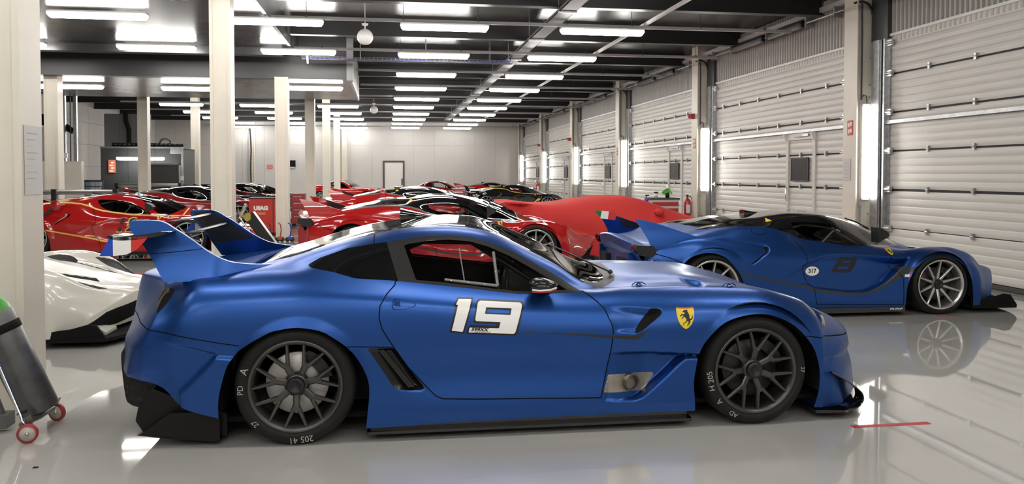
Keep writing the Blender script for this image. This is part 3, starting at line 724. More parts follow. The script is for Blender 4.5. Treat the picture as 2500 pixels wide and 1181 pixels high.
    hood = [(1.86,.700),(2.1,.735),(2.6,.76),(2.95,.70),(3.25,.55),(3.45,.30),(3.50,-.1)]
    S.gtop(hood+[(1.8,-.1),(1.8,.69)], .006, 'hood', ['body'], lambda c: c[2] > .5 and c[0] > 1.8)
    if race:
        S.poly([(-.787,.886),(-.735,.892),(-.696,.889),(-.702,.860),(-.722,.826),(-.740,.798),(-.777,.756),(-.797,.79),(-.803,.82),(-.805,.86)], 'lamp_r', ['body'])
        S.poly(ventb, 'ventblack', ['body']); S.poly(scoop, 'scoop', ['body', 'door'])
        st1 = [(1.277,.617),(1.541,.597),(1.863,.566),(1.999,.553),(2.02,.556),(2.045,.573),(2.10,.628),(2.06,.604),(2.02,.585),(1.99,.577),(1.863,.583),(1.541,.606),(1.277,.625)]
        S.poly(st1, lambda r: 'stripe_'+r, ['body', 'door'])
        S.poly([(1.837,.342),(2.149,.332),(2.072,.228),(1.804,.239)], 'plate', ['body'])
    S.poly([(3.167,.725),(3.30,.70),(3.42,.60),(3.35,.56),(3.20,.66)], 'lamp_f', ['body', 'hood'], lambda c: c[1] < -.5)
    S.done()
    shell = S.obj(['body'], 'body_shell', paint, root)
    for sd in ('right', 'left'): tag(S.obj(['gap'], 'panel_gap', MATTE, shell, sd, off=-.004), kind='stuff')
    dr = S.obj(['door'], 'door', paint, root, 'right')
    S.obj(['door'], 'door', paint, root, 'left')
    S.obj(['hood'], 'bonnet', paint, root); S.obj(['rear_bumper'], 'rear_bumper', paint, root); S.obj(['front_bumper'], 'front_bumper', paint, root)
    for sd in ('right', 'left'):
        S.obj(['trim'], 'window_frame', mat('window trim', (.009,.009,.009), .5, spec=.3), root, sd); S.obj(['quarter'], 'quarter_window', GLOSSB, root, sd); S.obj(['lamp_f'], 'headlamp', GLOSSB, root, sd)
    S.obj(['glass'], 'side_window', GLASS, root, 'right'); S.obj(['glass'], 'side_window', GLASS, root, 'left')
    S.obj(['lid'], 'roof_panel', GLOSSB if race else paint, root); S.obj(['backlight'], 'rear_window', GLOSSB, root)
    S.obj(['cowl'], 'cowl_panel', BLACK, root)
    S.obj(['screen'], 'windscreen', glass_mat('windscreen glass', (.30,.30,.31), 1.6), root)
    S.obj(['body', 'door', 'trim', 'lid', 'backlight'], 'cabin_lining', MATTE, root, off=-.03, flip=True)
    bv = S.bvh(('gone',))
    # wheel housings, floor
    for cx in (.0, 2.775):
        for sgn in (-1, 1):
            b = MB(); b.lathe([(.43, -.34), (.43, .05)], 28, 'y', (cx, sgn*.60, .33), a0=-.3, a1=PI+.3); b.lathe([(.05, 0), (.43, 0)], 28, 'y', (cx, sgn*.42, .33), a0=-.3, a1=PI+.3)
            b.obj('wheel_housing', MATTE, root)
    b = MB(); b.box(-.75, -.80, .11, 3.3, .80, .14); b.box(.42, -.90, .12, 2.36, .90, .16); b.obj('underfloor', MATTE, root)
    # cabin
    b = MB(); b.box(1.35, -.70, .5, 1.9, .70, .80, .06); b.obj('dashboard', MATTE, root)
    b = MB(); b.box(.25, -.75, .2, .45, .75, .92, .03); b.obj('bulkhead', MATTE, root)
    for y in (-.36, .36):
        b = MB(); b.box(.62, y-.24, .25, 1.15, y+.24, .42, .05); b.xf(Matrix.Identity(4))
        i = len(b.v); b.box(-.06, y-.23, 0, .06, y+.23, .62, .05); b.xf(Matrix.Translation((.62, 0, .36)) @ Matrix.Rotation(-.25, 4, 'Y'), i); b.obj('seat', MATTE, root)
    b = MB(); b.tube([(1.27+.05*math.cos(t)*.4, -.36+.17*math.cos(t)*0+.17*math.sin(t), .80+.17*math.cos(t)) for t in np.linspace(0, 2*PI, 25)[:-1]], .014, 6, closed=True); b.obj('steering_wheel', BLACK, root)
    if race:
        b = MB()
        for y in (-.56, .56): b.tube([(.55, y, .25), (.55, y, 1.05), (.75, y*.95, 1.13), (1.05, y*.95, 1.12), (1.55, y*1.12, .80)], .018, 6)
        b.tube([(.55, -.56, 1.02), (.55, .56, 1.02)], .018, 6); b.tube([(.55, -.56, .5), (.55, .56, 1.0)], .018, 6); b.obj('roll_cage', mat('cage black', (.02,.02,.02), .4), root)
    # wheels
    wm = GUN if race else SILVER
    for nm, x, sgn, a in (('wheel', 0, -1, .449), ('wheel', 2.775, -1, .12), ('wheel', 0, 1, 0), ('wheel', 2.775, 1, .3)):
        R = .342 if x == 0 else .338; w_ = .32 if x == 0 else .29
        make_wheel(root, nm, (x, sgn*(.955-w_/2), R-.002), R, .262, w_, wm, 7, 14.5, .53, a, sgn > 0, dm=None if x == 0 else mat('dark brake disc', (.05,.05,.05), .4, metal=.7))
    if not race: return root, bv
    # ------------------------------------------------ racing parts
    for sd in ('right', 'left'):
        S.obj(['stripe_body'], 'fender_stripe', mat('stripe grey', (.022,.021,.021), .5), root, sd); S.obj(['stripe_door'], 'door_stripe', mat('stripe grey'), root, sd)
        S.obj(['ventblack'], 'fender_vent', MATTE, root, sd); sc = S.obj(['scoop'], 'side_scoop', mat('intake black', (.008,.008,.008), .25), root, sd)
        S.obj(['lamp_r'], 'tail_lamp', mat('tail lamp black', (.02,.018,.018), .12), root, sd)
        pl = S.obj(['plate'], 'exhaust_plate', mat('heat plate', (.33,.30,.26), .42, metal=.7, noise=(9, .3)), root, sd)
        sg = -1 if sd == 'right' else 1
        b = MB(); b.lathe([(.052, .10), (.052, -.018), (.046, -.022), (.042, -.016), (.042, .10)], 24, 'y'); b.xf(Matrix.Translation((1.985, sg*.915, .288)) @ Matrix.Rotation(.35*(-sg), 4, 'Z') @ Matrix.Scale(-sg, 4, Vector((0, 1, 0)))); b.obj('exhaust_pipe', mat('burnt steel', (.16,.14,.12), .4, metal=.8), pl)
        b = MB(); b.lathe([(.0001, .03), (.042, .03)], 20, 'y', (1.985, sg*.90, .288)); b.obj('pipe_bore', MATTE, pl)
        for (x, z) in ((1.845,.335),(1.90,.333),(1.96,.331),(2.03,.329),(2.09,.327),(2.13,.325),(1.835,.30),(1.82,.27),(1.815,.247),(1.87,.244),(1.93,.241),(2.0,.237),(2.06,.235)):
            h, n, _i, _d = bv.ray_cast(Vector((x, -3, z)), Vector((0, 1, 0)))
            if h is None: continue
            b = MB(); b.sphere((h.x, -sg*h.y if sg > 0 else h.y, h.z), .0045, 8, 5); b.obj('rivet', STEEL, pl)
    # scoop blade
    for sg in (-1, 1):
        b = MB(); pts = [(.47,.535),(.50,.540),(.675,.318),(.64,.312)]
        b.prism(pts, sg*.925, sg*.952, 'y'); b.obj('scoop_blade', mat('intake black'), root)
    # door handle and its recess
    hb = [(.546,.795),(.549,.778),(.558,.768),(.598,.765),(.64,.770),(.672,.779),(.684,.789),(.672,.800),(.63,.812),(.582,.824),(.565,.825),(.555,.815)]
    decal(bv, [ring2(hb, 4), ring2([(.615+(x-.615)*.93, .795+(z-.795)*.90) for x, z in hb], 4)], 'handle_edge', MATTE, dr, .003, .0012)
    b = MB(); b.prism([(.555,.795),(.562,.776),(.597,.772),(.592,.815),(.565,.817)], -.931, -.90, 'y'); b.obj('door_handle', paint, dr)
    # black and white race number
    BLK = mat('sticker black', (.008,.008,.008), .3); WHT = mat('sticker white', (.92,.92,.90), .3)
    def sh(P): return P
    one_o = [(.926,.822),(1.028,.818),(1.005,.755),(.962,.619),(.878,.627),(.886,.640),(.915,.772),(.905,.771)]
    one_o = [(.931,.823),(1.029,.818),(.962,.617),(.877,.626),(.917,.769),(.903,.770)]
    one_i = [(.940,.812),(1.014,.808),(.952,.627),(.893,.634),(.930,.757),(.913,.776)]
    one_o2 = [(.905,.775),(.931,.823),(1.029,.818),(.9655,.617),(.879,.628),(.916,.772)]
    one_i2 = [(.920,.783),(.938,.812),(1.015,.808),(.957,.628),(.893,.637),(.932,.781)]
    nine_o = ring_round([(1.045,.812),(1.338,.790),(1.278,.597),(.976,.615),(.986,.650),(1.005,.667),(1.155,.658),(1.157,.668),(1.017,.676)], {0: .028, 1: .03, 2: .02, 8: .02}, 6)
    nine_i = ring_round([(1.053,.800),(1.323,.780),(1.267,.608),(.992,.624),(.998,.652),(1.172,.643),(1.183,.678),(1.030,.688)], {0: .022, 1: .024, 2: .014, 7: .016}, 6)
    hole_o = [(1.100,.763),(1.253,.752),(1.243,.716),(1.090,.727)]; hole_i = [(1.110,.753),(1.242,.744),(1.235,.724),(1.102,.734)]
    num = decal(bv, [one_o2], 'race_number', BLK, dr, .0035, .0012); decal(bv, [one_i2], 'number_face', WHT, num, .003, .0022)
    num9 = decal(bv, [nine_o], 'race_number', BLK, dr, .0035, .0012); decal(bv, [nine_i, hole_o], 'number_face', WHT, num9, .003, .0022)
    decal(bv, [hole_i], 'number_counter', paint, num9, .003, .0024)
    side_text(bv, '599XX', 1.055, .638, .026, 'number_lettering', BLK, num9, -.055, .3, .0012, 1.3, .0032)
    side_text(bv, 'PROGRAMME', 1.072, .622, .013, 'number_lettering', BLK, num9, -.055, .3, .0, 1.2, .0032)
    em = emblem(bv, 2.263, .611, 2.375, .742, root, .006)
    for ch, x in (('S', 2.300), ('F', 2.336)): side_text(bv, ch, x, .638, .022, 'emblem_letter', mat('emblem black'), em, 0, .3, 0, 1, .003)
    # roof scoop
    b = MB()
    def sc_(u, v):
        x = .60+.26*u; w_ = .055*(1-u)**.6+.002; z0 = np.interp(x, [.5,.73,.93], [1.232,1.262,1.276])-.012
        a = (v-.5)*PI; return (x, w_*math.sin(a)*1.0, z0+(.082*(1-u)**1.25+.004)*math.cos(a)**.6 if abs(a) < PI/2-1e-6 else z0)
    b.grid(sc_, 10, 13); b.box(.602, -.05, 1.23, .606, .05, 1.235)
    b._add([(.601, .055*math.sin(t)*.96, 1.235+.078*max(0, math.cos(t))**.6) for t in np.linspace(-PI/2, PI/2, 11)], [tuple(range(11))], False)
    b.obj('roof_scoop', GLOSSB, root)
    # ---- tail fins with wing elements
    fo = [(-.949,1.228),(-.958,1.276),(-.93,1.283),(-.893,1.285),(-.84,1.285),(-.794,1.281),(-.752,1.266),(-.711,1.239),(-.648,1.199),(-.586,1.154),(-.527,1.109),(-.459,1.068),(-.396,1.040),(-.332,1.026),(-.25,1.016),(-.12,1.012)]
    fi = [(-.949,1.228),(-.93,1.205),(-.91,1.18),(-.89,1.155),(-.87,1.134),(-.85,1.103),(-.83,1.072),(-.81,1.036),(-.79,1.002),(-.769,.967),(-.75,.937),(-.735,.934),(-.70,.933),(-.60,.935),(-.40,.95),(-.12,.962)]
    def fy(z, x): return float(np.interp(z, [.90,.945,1.0,1.06,1.14,1.285], [.806,.792,.772,.752,.735,.715]))-.11*float(sstep(np.array(x), -.50, -.14))
    def fin_pt(i, t, off):
        x = fi[i][0]*(1-t)+fo[i][0]*t; z = fi[i][1]*(1-t)+fo[i][1]*t; return (x, fy(z, x)-off, z)
    for sg in (-1, 1):
        b = MB(); n = len(fo); ft, fb = catmull(fo, 3), catmull(fi, 3); n = len(ft); m = 14
        def P(i, t, off):
            x = fb[i][0]*(1-t)+ft[i][0]*t; z = fb[i][1]*(1-t)+ft[i][1]*t; return (x, sg*(fy(z, x)-off), z)
        th = .034
        b.grid(lambda u, v: P(int(round(u*(n-1))), v, 0), n, m, True, sg < 0); b.grid(lambda u, v: P(int(round(u*(n-1))), v, th), n, m, True, sg > 0)
        e0 = [P(i, 1, 0) for i in range(n)]; e1 = [P(i, 1, th) for i in range(n)]
        b._add(e0+e1, [(i, i+1, n+i+1, n+i) for i in range(n-1)], True)
        e0 = [P(0, v/(m-1), 0) for v in range(m)]+[P(i, 0, 0) for i in range(1, n)]; e1 = [P(0, v/(m-1), th) for v in range(m)]+[P(i, 0, th) for i in range(1, n)]
        e0 = [P(i, 0, 0) for i in range(n)]; e1 = [P(i, 0, th) for i in range(n)]
        b._add(e0+e1, [(i+1, i, n+i, n+i+1) for i in range(n-1)], True)
        fn = b.obj('tail_fin', paint, root)
        # carbon inner face, outlined by the painted rim
        b = MB(); c = [(-.93,1.262),(-.89,1.270),(-.83,1.268),(-.775,1.255),(-.72,1.222),(-.655,1.176),(-.59,1.128),(-.535,1.088),(-.50,1.066),(-.80,1.03),(-.86,1.14),(-.93,1.225)]
        b._add([(x, sg*(fy(z, x)-th-.003), z) for x, z in c], [tuple(range(len(c)))]); b.obj('fin_inner_panel', CARBON, fn)
        b = MB(); l = [(-.845,1.098),(-.70,1.107),(-.60,1.118),(-.54,1.122)]
        b.tube([(x, sg*(fy(z, x)+.0005), z) for x, z in [(-.842,1.092),(-.72,1.100),(-.60,1.112),(-.545,1.119)]], .0022, 5); b.obj('fin_seam', MATTE, fn)
    def wing_elem(x0, z0, chord, pitch, nm):
        b = MB(); pr = []
        for t in np.linspace(0, 1, 10): pr.append((-chord*t, .011*math.sin(PI*min(1, t**.6))*(1-t*.6)))
        for t in np.linspace(1, 0, 8)[1:-1]: pr.append((-chord*t, -.008*math.sin(PI*t)))
        c, s_ = math.cos(pitch), math.sin(pitch)
        b.prism([(x0+x*c-z*s_, z0+x*s_+z*c) for x, z in pr], -.70, .70, 'y', True); return b.obj(nm, mat('wing black', (.006,.006,.006), .3), root)
    wing_elem(-.68, 1.185, .07, .02, 'wing_element'); wing_elem(-.79, 1.255, .07, .0, 'wing_element')
    # outboard winglets with the tricolour end plates
    for sg in (-1, 1):
        b = MB(); pr = catmull([(-1.005,1.212),(-.93,1.206),(-.85,1.212),(-.74,1.228),(-.70,1.225),(-.72,1.212),(-.82,1.193),(-.93,1.184),(-1.0,1.196)], 4, True)
        b.prism(pr, sg*.70, sg*.925, 'y', True); wl = b.obj('winglet', GLOSSB, root)
        TR = [(-.990,1.214),(-.9,1.203),(-.795,1.206),(-.815,1.176),(-.860,1.132),(-.908,1.108),(-.97,1.100),(-1.050,1.100)]
        for nm, xs, cl in (('flag_blue', (-2, -.979, -1.0), (.015,.07,.50)), ('flag_white', (-.979, -.884, 0), (.92,.92,.90)), ('flag_red', (-.884, 2, 0), (.70,.045,.04))):
            # each stripe clipped from the plate outline
            lo, hi = xs[0], xs[1]; Pn = []
            def clip(P, x, keep):
                out = []
                for (a, b_), (c_, d_) in zip(P, P[1:]+P[:1]):
                    ia, ic = (a-x)*keep >= 0, (c_-x)*keep >= 0
                    if ia: out.append((a, b_))
                    if ia != ic: t = (x-a)/(c_-a); out.append((x, b_+(d_-b_)*t))
                return out
            Pn = clip(clip(TR, lo, 1), hi, -1)
            b = MB(); b.prism(Pn, sg*.915, sg*.925, 'y'); b.obj(nm, mat(nm, cl, .3), wl)
    # ---- rear fascia, diffuser, skirts, splitter
    b = MB(); pr = catmull([(-.985,.545),(-1.02,.52),(-1.03,.46),(-1.01,.25),(-.985,.20),(-.93,.18),(-.86,.2),(-.84,.35),(-.90,.52)], 4, True); b.prism(pr, -.66, .66, 'y', True); b.obj('rear_fascia', mat('ribbed carbon', (.007,.007,.007), .35, spec=.35, bump=(30, .8, .02)), root)
    b = MB(); b.prism([(-.80,.33),(-.66,.265),(-.42,.18),(-.40,.17),(-.40,.045),(-.70,.060),(-.86,.085),(-.90,.15),(-.88,.25)], -.84, .84, 'y'); b.obj('diffuser', mat('diffuser black', (.005,.005,.005), .45, spec=.3), root)
    b = MB(); b.prism([(-.43,.022),(-.43,.034),(-.70,.062),(-.86,.087),(-.88,.08),(-.70,.05)], -.885, .885, 'y')
    for y in (-.885, .885): b.prism([(-.43,.03),(-.43,.16),(-.52,.20),(-.70,.20),(-.86,.087)], y-.006, y+.006, 'y')
    b.obj('diffuser_lip', mat('diffuser black'), root)
    for sg in (-1, 1):
        b = MB(); b.box(.40, sg*.86-.075, .040, 2.37, sg*.86+.075, .056, .01); b.box(.42, sg*.84-.05, .05, 2.35, sg*.84+.05, .12); b.obj('side_skirt', GLOSSB, root)
    b = MB(); up = []
    for t in np.linspace(-1, 1, 41):
        y = .93*t; up.append((float(gt_warp(np.array(3.83), np.array(abs(y))))+.03, y))
    b.prism(up[::-1]+[(3.2,-.90),(3.2,.90)], .042, .060); b.obj('front_splitter', GLOSSB, root)
    for sg in (-1, 1):
        b = MB(); pts = [(3.30,sg*.885,.30),(3.40,sg*.87,.245),(3.52,sg*.83,.165),(3.56,sg*.80,.12),(3.555,sg*.80,.085),(3.50,sg*.83,.062),(3.40,sg*.87,.058)]
        pts = catmull(pts, 4); n = len(pts); vs = []
        for p in pts: vs += [(p[0]-.01, p[1]+sg*.055, p[2]), (p[0], p[1]-sg*.06, p[2]+.004)]
        b._add(vs, [(2*i, 2*i+1, 2*i+3, 2*i+2) for i in range(n-1)], True); o = b.obj('dive_plane', GLOSSB, root)
        md = o.modifiers.new('thick', 'SOLIDIFY'); md.thickness = .006
    # bonnet pins, wipers, mirror
    for (x, y) in ((2.10,-.69),(2.10,.69),(2.675,-.76),(2.675,.76)):
        i_ = bv.ray_cast(Vector((x, -abs(y), 2)), Vector((0, 0, -1)))[0]; z = i_.z if i_ else .85
        b = MB(); b.lathe([(.0001,.016),(.012,.016),(.014,.010),(.022,.006),(.024,0)], 16, 'z', (x, y, z)); b.tube([(x-.045, y, z+.004), (x-.02, y, z+.020), (x+.02, y, z+.020), (x+.045, y, z+.006)], .004, 6); b.obj('bonnet_pin', mat('anodised blue', (.05,.10,.25), .2, metal=.9), root)
    b = MB(); b.tube([(1.98, -.42, .905), (1.80, -.25, .985), (1.66, .1, 1.05)], .006, 6); b.tube([(1.99,-.43,.895),(1.98,-.42,.91)], .016, 8); b.obj('wiper', BLACK, root)
    for sg in (-1, 1):
        b = MB()
        def mp(u, v):
            a, e = 2*PI*v, u*PI; return (1.445+.088*math.cos(e)*1.0, sg*(.90+.085*math.sin(e)*math.cos(a)), .888+.044*math.sin(e)*math.sin(a)*(1-.35*math.cos(e)))
        b.grid(mp, 12, 20, True, sg < 0); mr = b.obj('door_mirror', mat('mirror black', (.01,.01,.01), .22), root)
        b = MB(); b.tube([(1.50, sg*.80, .835), (1.47, sg*.86, .865)], .014, 6); b.obj('mirror_stalk', BLACK, mr)
        b = MB(); b.tube([(1.37,sg*.955,.868),(1.41,sg*.980,.866),(1.47,sg*.980,.869),(1.515,sg*.952,.878)], .006, 6); b.obj('mirror_stripe', mat('stripe white', (.8,.8,.8), .4), mr)
        b = MB(); b.tube([(1.37,sg*.952,.857),(1.41,sg*.973,.855),(1.47,sg*.973,.858),(1.515,sg*.947,.868)], .005, 6); b.obj('mirror_stripe', REDP, mr)
    # sliding vent of the side window
    b = MB(); fr = [((.86,.918),(1.18,.878)),((1.18,.878),(1.165,1.075)),((.98,.905),(.955,1.10))]
    for (x0, z0), (x1, z1) in fr:
        for sg in (-1,):
            yy = lambda z: -.815+(z-.87)*.48-.004
            b.tube([(x0, yy(z0), z0), (x1, yy(z1), z1)], .010 if (x0, z0) != (.98,.905) else .004, 6)
    b.obj('window_vent', mat('frosted frame', (.22,.22,.22), .4), root)
    for x, z in ((.90,.913),(1.0,.90),(1.10,.888),(1.172,.90),(1.17,.96),(1.167,1.02)):
        b = MB(); b.sphere((x, -.826+(z-.87)*.48, z), .005, 8, 5); b.obj('vent_screw', CHROME, root)
    # chalk marks on the tyres
    chalk = mat('chalk mark', (.45,.43,.38), .8)
    wl = [o for o in root.children if o.name.startswith('wheel') and o.type == 'MESH' and 'housing' not in o.name]
    def chalk_text(w_, txt, ang, r, size, rot):
        y = -w_.dimensions.y/2-.004
        ca = math.radians(ang); M = Matrix.Translation((r*math.cos(ca), y, r*math.sin(ca))) @ Matrix.Rotation(-math.radians(rot), 4, 'Y') @ Matrix(((1,0,0,0),(0,0,-1,0),(0,1,0,0),(0,0,0,1)))
        o = flat_text(txt, size, 'chalk_mark', chalk, root, Matrix.Translation(w_.location) @ M); return o
    r0, f0 = wl[0], wl[1]
    yo = Vector((0, -.955, 0))
    def chalk_at(cx, txt, ang, r, size, rot):
        ca = math.radians(ang); M = Matrix.Translation((cx+r*math.cos(ca), -.9605, .338+r*math.sin(ca))) @ Matrix.Rotation(-math.radians(rot), 4, 'Y') @ Matrix(((1,0,0,0),(0,0,-1,0),(0,1,0,0),(0,0,0,1)))
        flat_text(txt, size, 'chalk_mark', chalk, root, M)
    chalk_at(0, '205 41', -84, .300, .05, 186); chalk_at(0, 'PD', 181, .300, .045, 90); chalk_at(0, 'A', 160, .297, .06, 70); chalk_at(0, '27', 222, .297, .04, 130)
    chalk_at(2.775, 'H 205', 190, .300, .05, 100); chalk_at(2.775, 'A', 217, .300, .05, 127); chalk_at(2.775, 'AD', 240, .300, .04, 150); chalk_at(2.775, '27', 0, .300, .035, -90)
    return root, bv
def ring_round(P, rad, n=5):
    """polygon with some corners rounded"""
    out = []; m = len(P)
    for i, p in enumerate(P):
        if i not in rad: out.append(p); continue
        p = np.array(p); a = np.array(P[i-1]); b = np.array(P[(i+1) % m]); r = rad[i]
        u = (a-p)/np.linalg.norm(a-p); v = (b-p)/np.linalg.norm(b-p); s, e = p+u*r, p+v*r
        for k in range(n+1): t = k/n; out.append(tuple((1-t)**2*s+2*t*(1-t)*p+t*t*e))
    return out
BLUE = mat('satin blue paint', (.0165,.079,.315), .36, metal=.82, coat=.22, coat_rough=.22)
gt, gt_bv = build_gt('sports_car', 'satin blue racing coupe with white number 19, grey wheels and tall tail fins', BLUE, 1.3, True, (-.5129, 5.6617, 0), -.0119)
# ---------------------------------------------------------------- mid-engined track car: body shell
def fx_warp(s, y):
    a = (y/.95)**2.4
    return s-.45*sstep(s, 3.05, 3.76)*a+.14*sstep(-s, .30, .82)*a
FX_SECT = [
 [(-.84,.80,.30),(-.80,.86,.28),(-.5,.90,.20),(-.3,.93,.12),(.3,.95,.10),(1.2,.95,.085),(1.8,.95,.065),(2.2,.955,.06),(3.05,.94,.09),(3.4,.9,.09),(3.75,.80,.09),(3.80,.78,.10)],
 [(-.84,.82,.305),(-.80,.88,.40),(-.5,.93,.38),(-.3,.955,.30),(.3,.965,.22),(1.2,.965,.19),(1.8,.965,.16),(2.2,.965,.18),(2.65,.965,.22),(3.05,.95,.20),(3.4,.90,.2),(3.75,.78,.16),(3.8,.76,.105)],
 [(-.84,.82,.31),(-.80,.885,.52),(-.5,.94,.50),(-.3,.965,.47),(0,.985,.45),(.4,.985,.42),(.8,.965,.36),(1.2,.945,.33),(1.7,.92,.32),(2.1,.94,.36),(2.4,.965,.40),(2.65,.98,.42),(3.05,.95,.38),(3.4,.88,.32),(3.75,.74,.24),(3.8,.72,.11)],
 [(-.84,.80,.315),(-.80,.87,.64),(-.5,.93,.64),(0,.985,.64),(.4,.985,.63),(.8,.96,.60),(1.2,.93,.57),(1.7,.90,.56),(2.1,.905,.56),(2.4,.94,.57),(2.65,.97,.58),(3.05,.92,.52),(3.4,.82,.40),(3.75,.62,.31),(3.8,.6,.115)],
 [(-.84,.78,.32),(-.80,.82,.73),(-.5,.87,.80),(-.13,.885,.87),(.07,.875,.868),(.25,.87,.858),(.45,.865,.835),(.6,.87,.805),(.9,.875,.76),(1.2,.87,.70),(1.5,.86,.68),(2.0,.86,.645),(2.2,.87,.64),(2.4,.89,.66),(2.65,.90,.68),(3.05,.85,.60),(3.4,.74,.46),(3.75,.5,.37),(3.8,.48,.12)],
 [(-.84,.6,.325),(-.80,.66,.78),(-.5,.72,.83),(-.2,.70,.915),(.165,.71,.962),(.37,.72,.977),(.61,.72,.971),(.78,.72,.95),(.92,.72,.91),(1.03,.72,.86),(1.3,.73,.797),(1.62,.745,.75),(1.96,.75,.733),(2.13,.75,.722),(2.3,.75,.705),(2.4,.76,.715),(2.6,.76,.735),(2.83,.75,.738),(3.05,.73,.69),(3.27,.70,.61),(3.47,.62,.51),(3.75,.36,.42),(3.8,.34,.125)],
 [(-.84,.45,.33),(-.80,.5,.80),(-.5,.55,.84),(-.2,.55,.91),(.17,.58,.985),(.37,.60,1.0),(.61,.62,1.005),(.8,.63,1.005),(1.0,.625,1.012),(1.29,.615,1.018),(1.56,.62,.986),(1.72,.63,.914),(1.85,.64,.842),(2.02,.66,.755),(2.2,.60,.735),(2.4,.58,.69),(2.65,.57,.665),(2.83,.55,.635),(3.05,.52,.59),(3.27,.48,.535),(3.47,.42,.49),(3.75,.24,.43),(3.8,.22,.127)],
 [(-.84,.25,.335),(-.8,.28,.815),(-.5,.36,.85),(-.2,.38,.90),(.1,.40,.965),(.29,.41,1.01),(.5,.42,1.045),(.75,.43,1.065),(.95,.43,1.09),(1.17,.43,1.11),(1.4,.43,1.105),(1.62,.43,1.07),(1.85,.43,1.0),(2.05,.44,.915),(2.2,.43,.85),(2.4,.40,.765),(2.65,.36,.695),(2.88,.32,.645),(3.1,.28,.595),(3.4,.22,.52),(3.75,.12,.435),(3.8,.11,.128)],
 [(-.84,0,.34),(-.8,0,.84),(-.5,0,.86),(-.094,0,.915),(.29,0,1.03),(.5,0,1.06),(.75,0,1.08),(.95,0,1.108),(1.17,0,1.132),(1.4,0,1.13),(1.62,0,1.10),(1.85,0,1.055),(2.2,0,.96),(2.41,0,.865),(2.64,0,.755),(2.88,0,.675),(3.1,0,.615),(3.4,0,.53),(3.75,0,.44),(3.8,0,.13)],
]
def fx_shell(q=1.):
    n = int(330*q)
    d = np.unique(np.round(np.concatenate([np.linspace(-.84, -.79, int(8*q)+4), np.linspace(-.79, 3.74, n), np.linspace(3.74, 3.80, int(14*q)+4)]), 5))
    S = Shell([-.84, 3.80], FX_SECT, fx_warp, n, int(110*q), (3.*q, 2.0*q), d)
    x, z = S.V[:, 0], S.V[:, 2]                       # undercut nose
    S.V[:, 0] = x-.17*sstep(x, 3.05, 3.75)*np.clip((.43-z)/.33, 0, 1)
    return S
# ---------------------------------------------------------------- mid-engined track car: master, then repainted copies
FX_ARCH_R = [(-.40,.02),(-.39,.30),(-.365,.50),(-.34,.585),(-.30,.640),(-.24,.685),(-.137,.718),(-.06,.726),(.0,.718),(.08,.693),(.138,.656),(.238,.551),(.292,.463),(.335,.35),(.345,.20),(.345,.02)]
FX_ARCH_F = [(2.215,.02),(2.215,.10),(2.224,.22),(2.240,.32),(2.284,.437),(2.345,.533),(2.469,.619),(2.545,.643),(2.617,.651),(2.69,.648),(2.767,.634),(2.897,.563),(2.986,.444),(3.031,.305),(3.046,.126),(3.046,.02)]
FX_ZL = [(-.6,.82),(-.26,.898),(-.197,.915),(.165,.957),(.37,.973),(.61,.968),(.78,.948),(.92,.907),(1.03,.855),(1.15,.822),(1.3,.797),(1.62,.751),(1.96,.733),(2.13,.723),(2.30,.716),(2.45,.710),(3.9,.30)]
FX_GLASS = [(1.03,1.010),(1.088,1.020),(1.253,1.016),(1.40,1.004),(1.504,.988),(1.60,.955),(1.709,.908),(1.83,.838),(1.955,.762),(1.80,.766),(1.654,.776),(1.45,.790),(1.296,.810),(1.179,.849),(1.07,.925)]
FX_STRIPE = [(.284,.511),(.50,.464),(.714,.421),(.90,.380),(1.056,.350),(1.207,.308),(1.50,.270),(1.60,.262),(1.699,.260),(1.76,.266),(1.819,.280),(1.90,.310),(1.997,.358),(2.10,.44),(2.2,.533),(2.36,.533),(2.35,.51),(2.30,.485),(2.247,.461),(2.189,.429),(2.10,.380),(2.043,.350),(1.95,.297),(1.844,.257),(1.77,.244),(1.695,.238),(1.498,.243),(1.35,.258),(1.205,.281),(1.055,.322),(.90,.355),(.714,.396),(.50,.440),(.29,.486)]
FX_DOOR = [(.930,.95),(.944,.933),(.98,.874),(1.019,.796),(1.064,.729),(1.080,.65),(1.084,.598),(1.05,.58),(1.014,.565),(1.040,.453),(1.073,.382),(1.149,.324),(1.172,.147),(2.19,.12),(2.20,.40),(2.10,.55),(2.12,.74)]
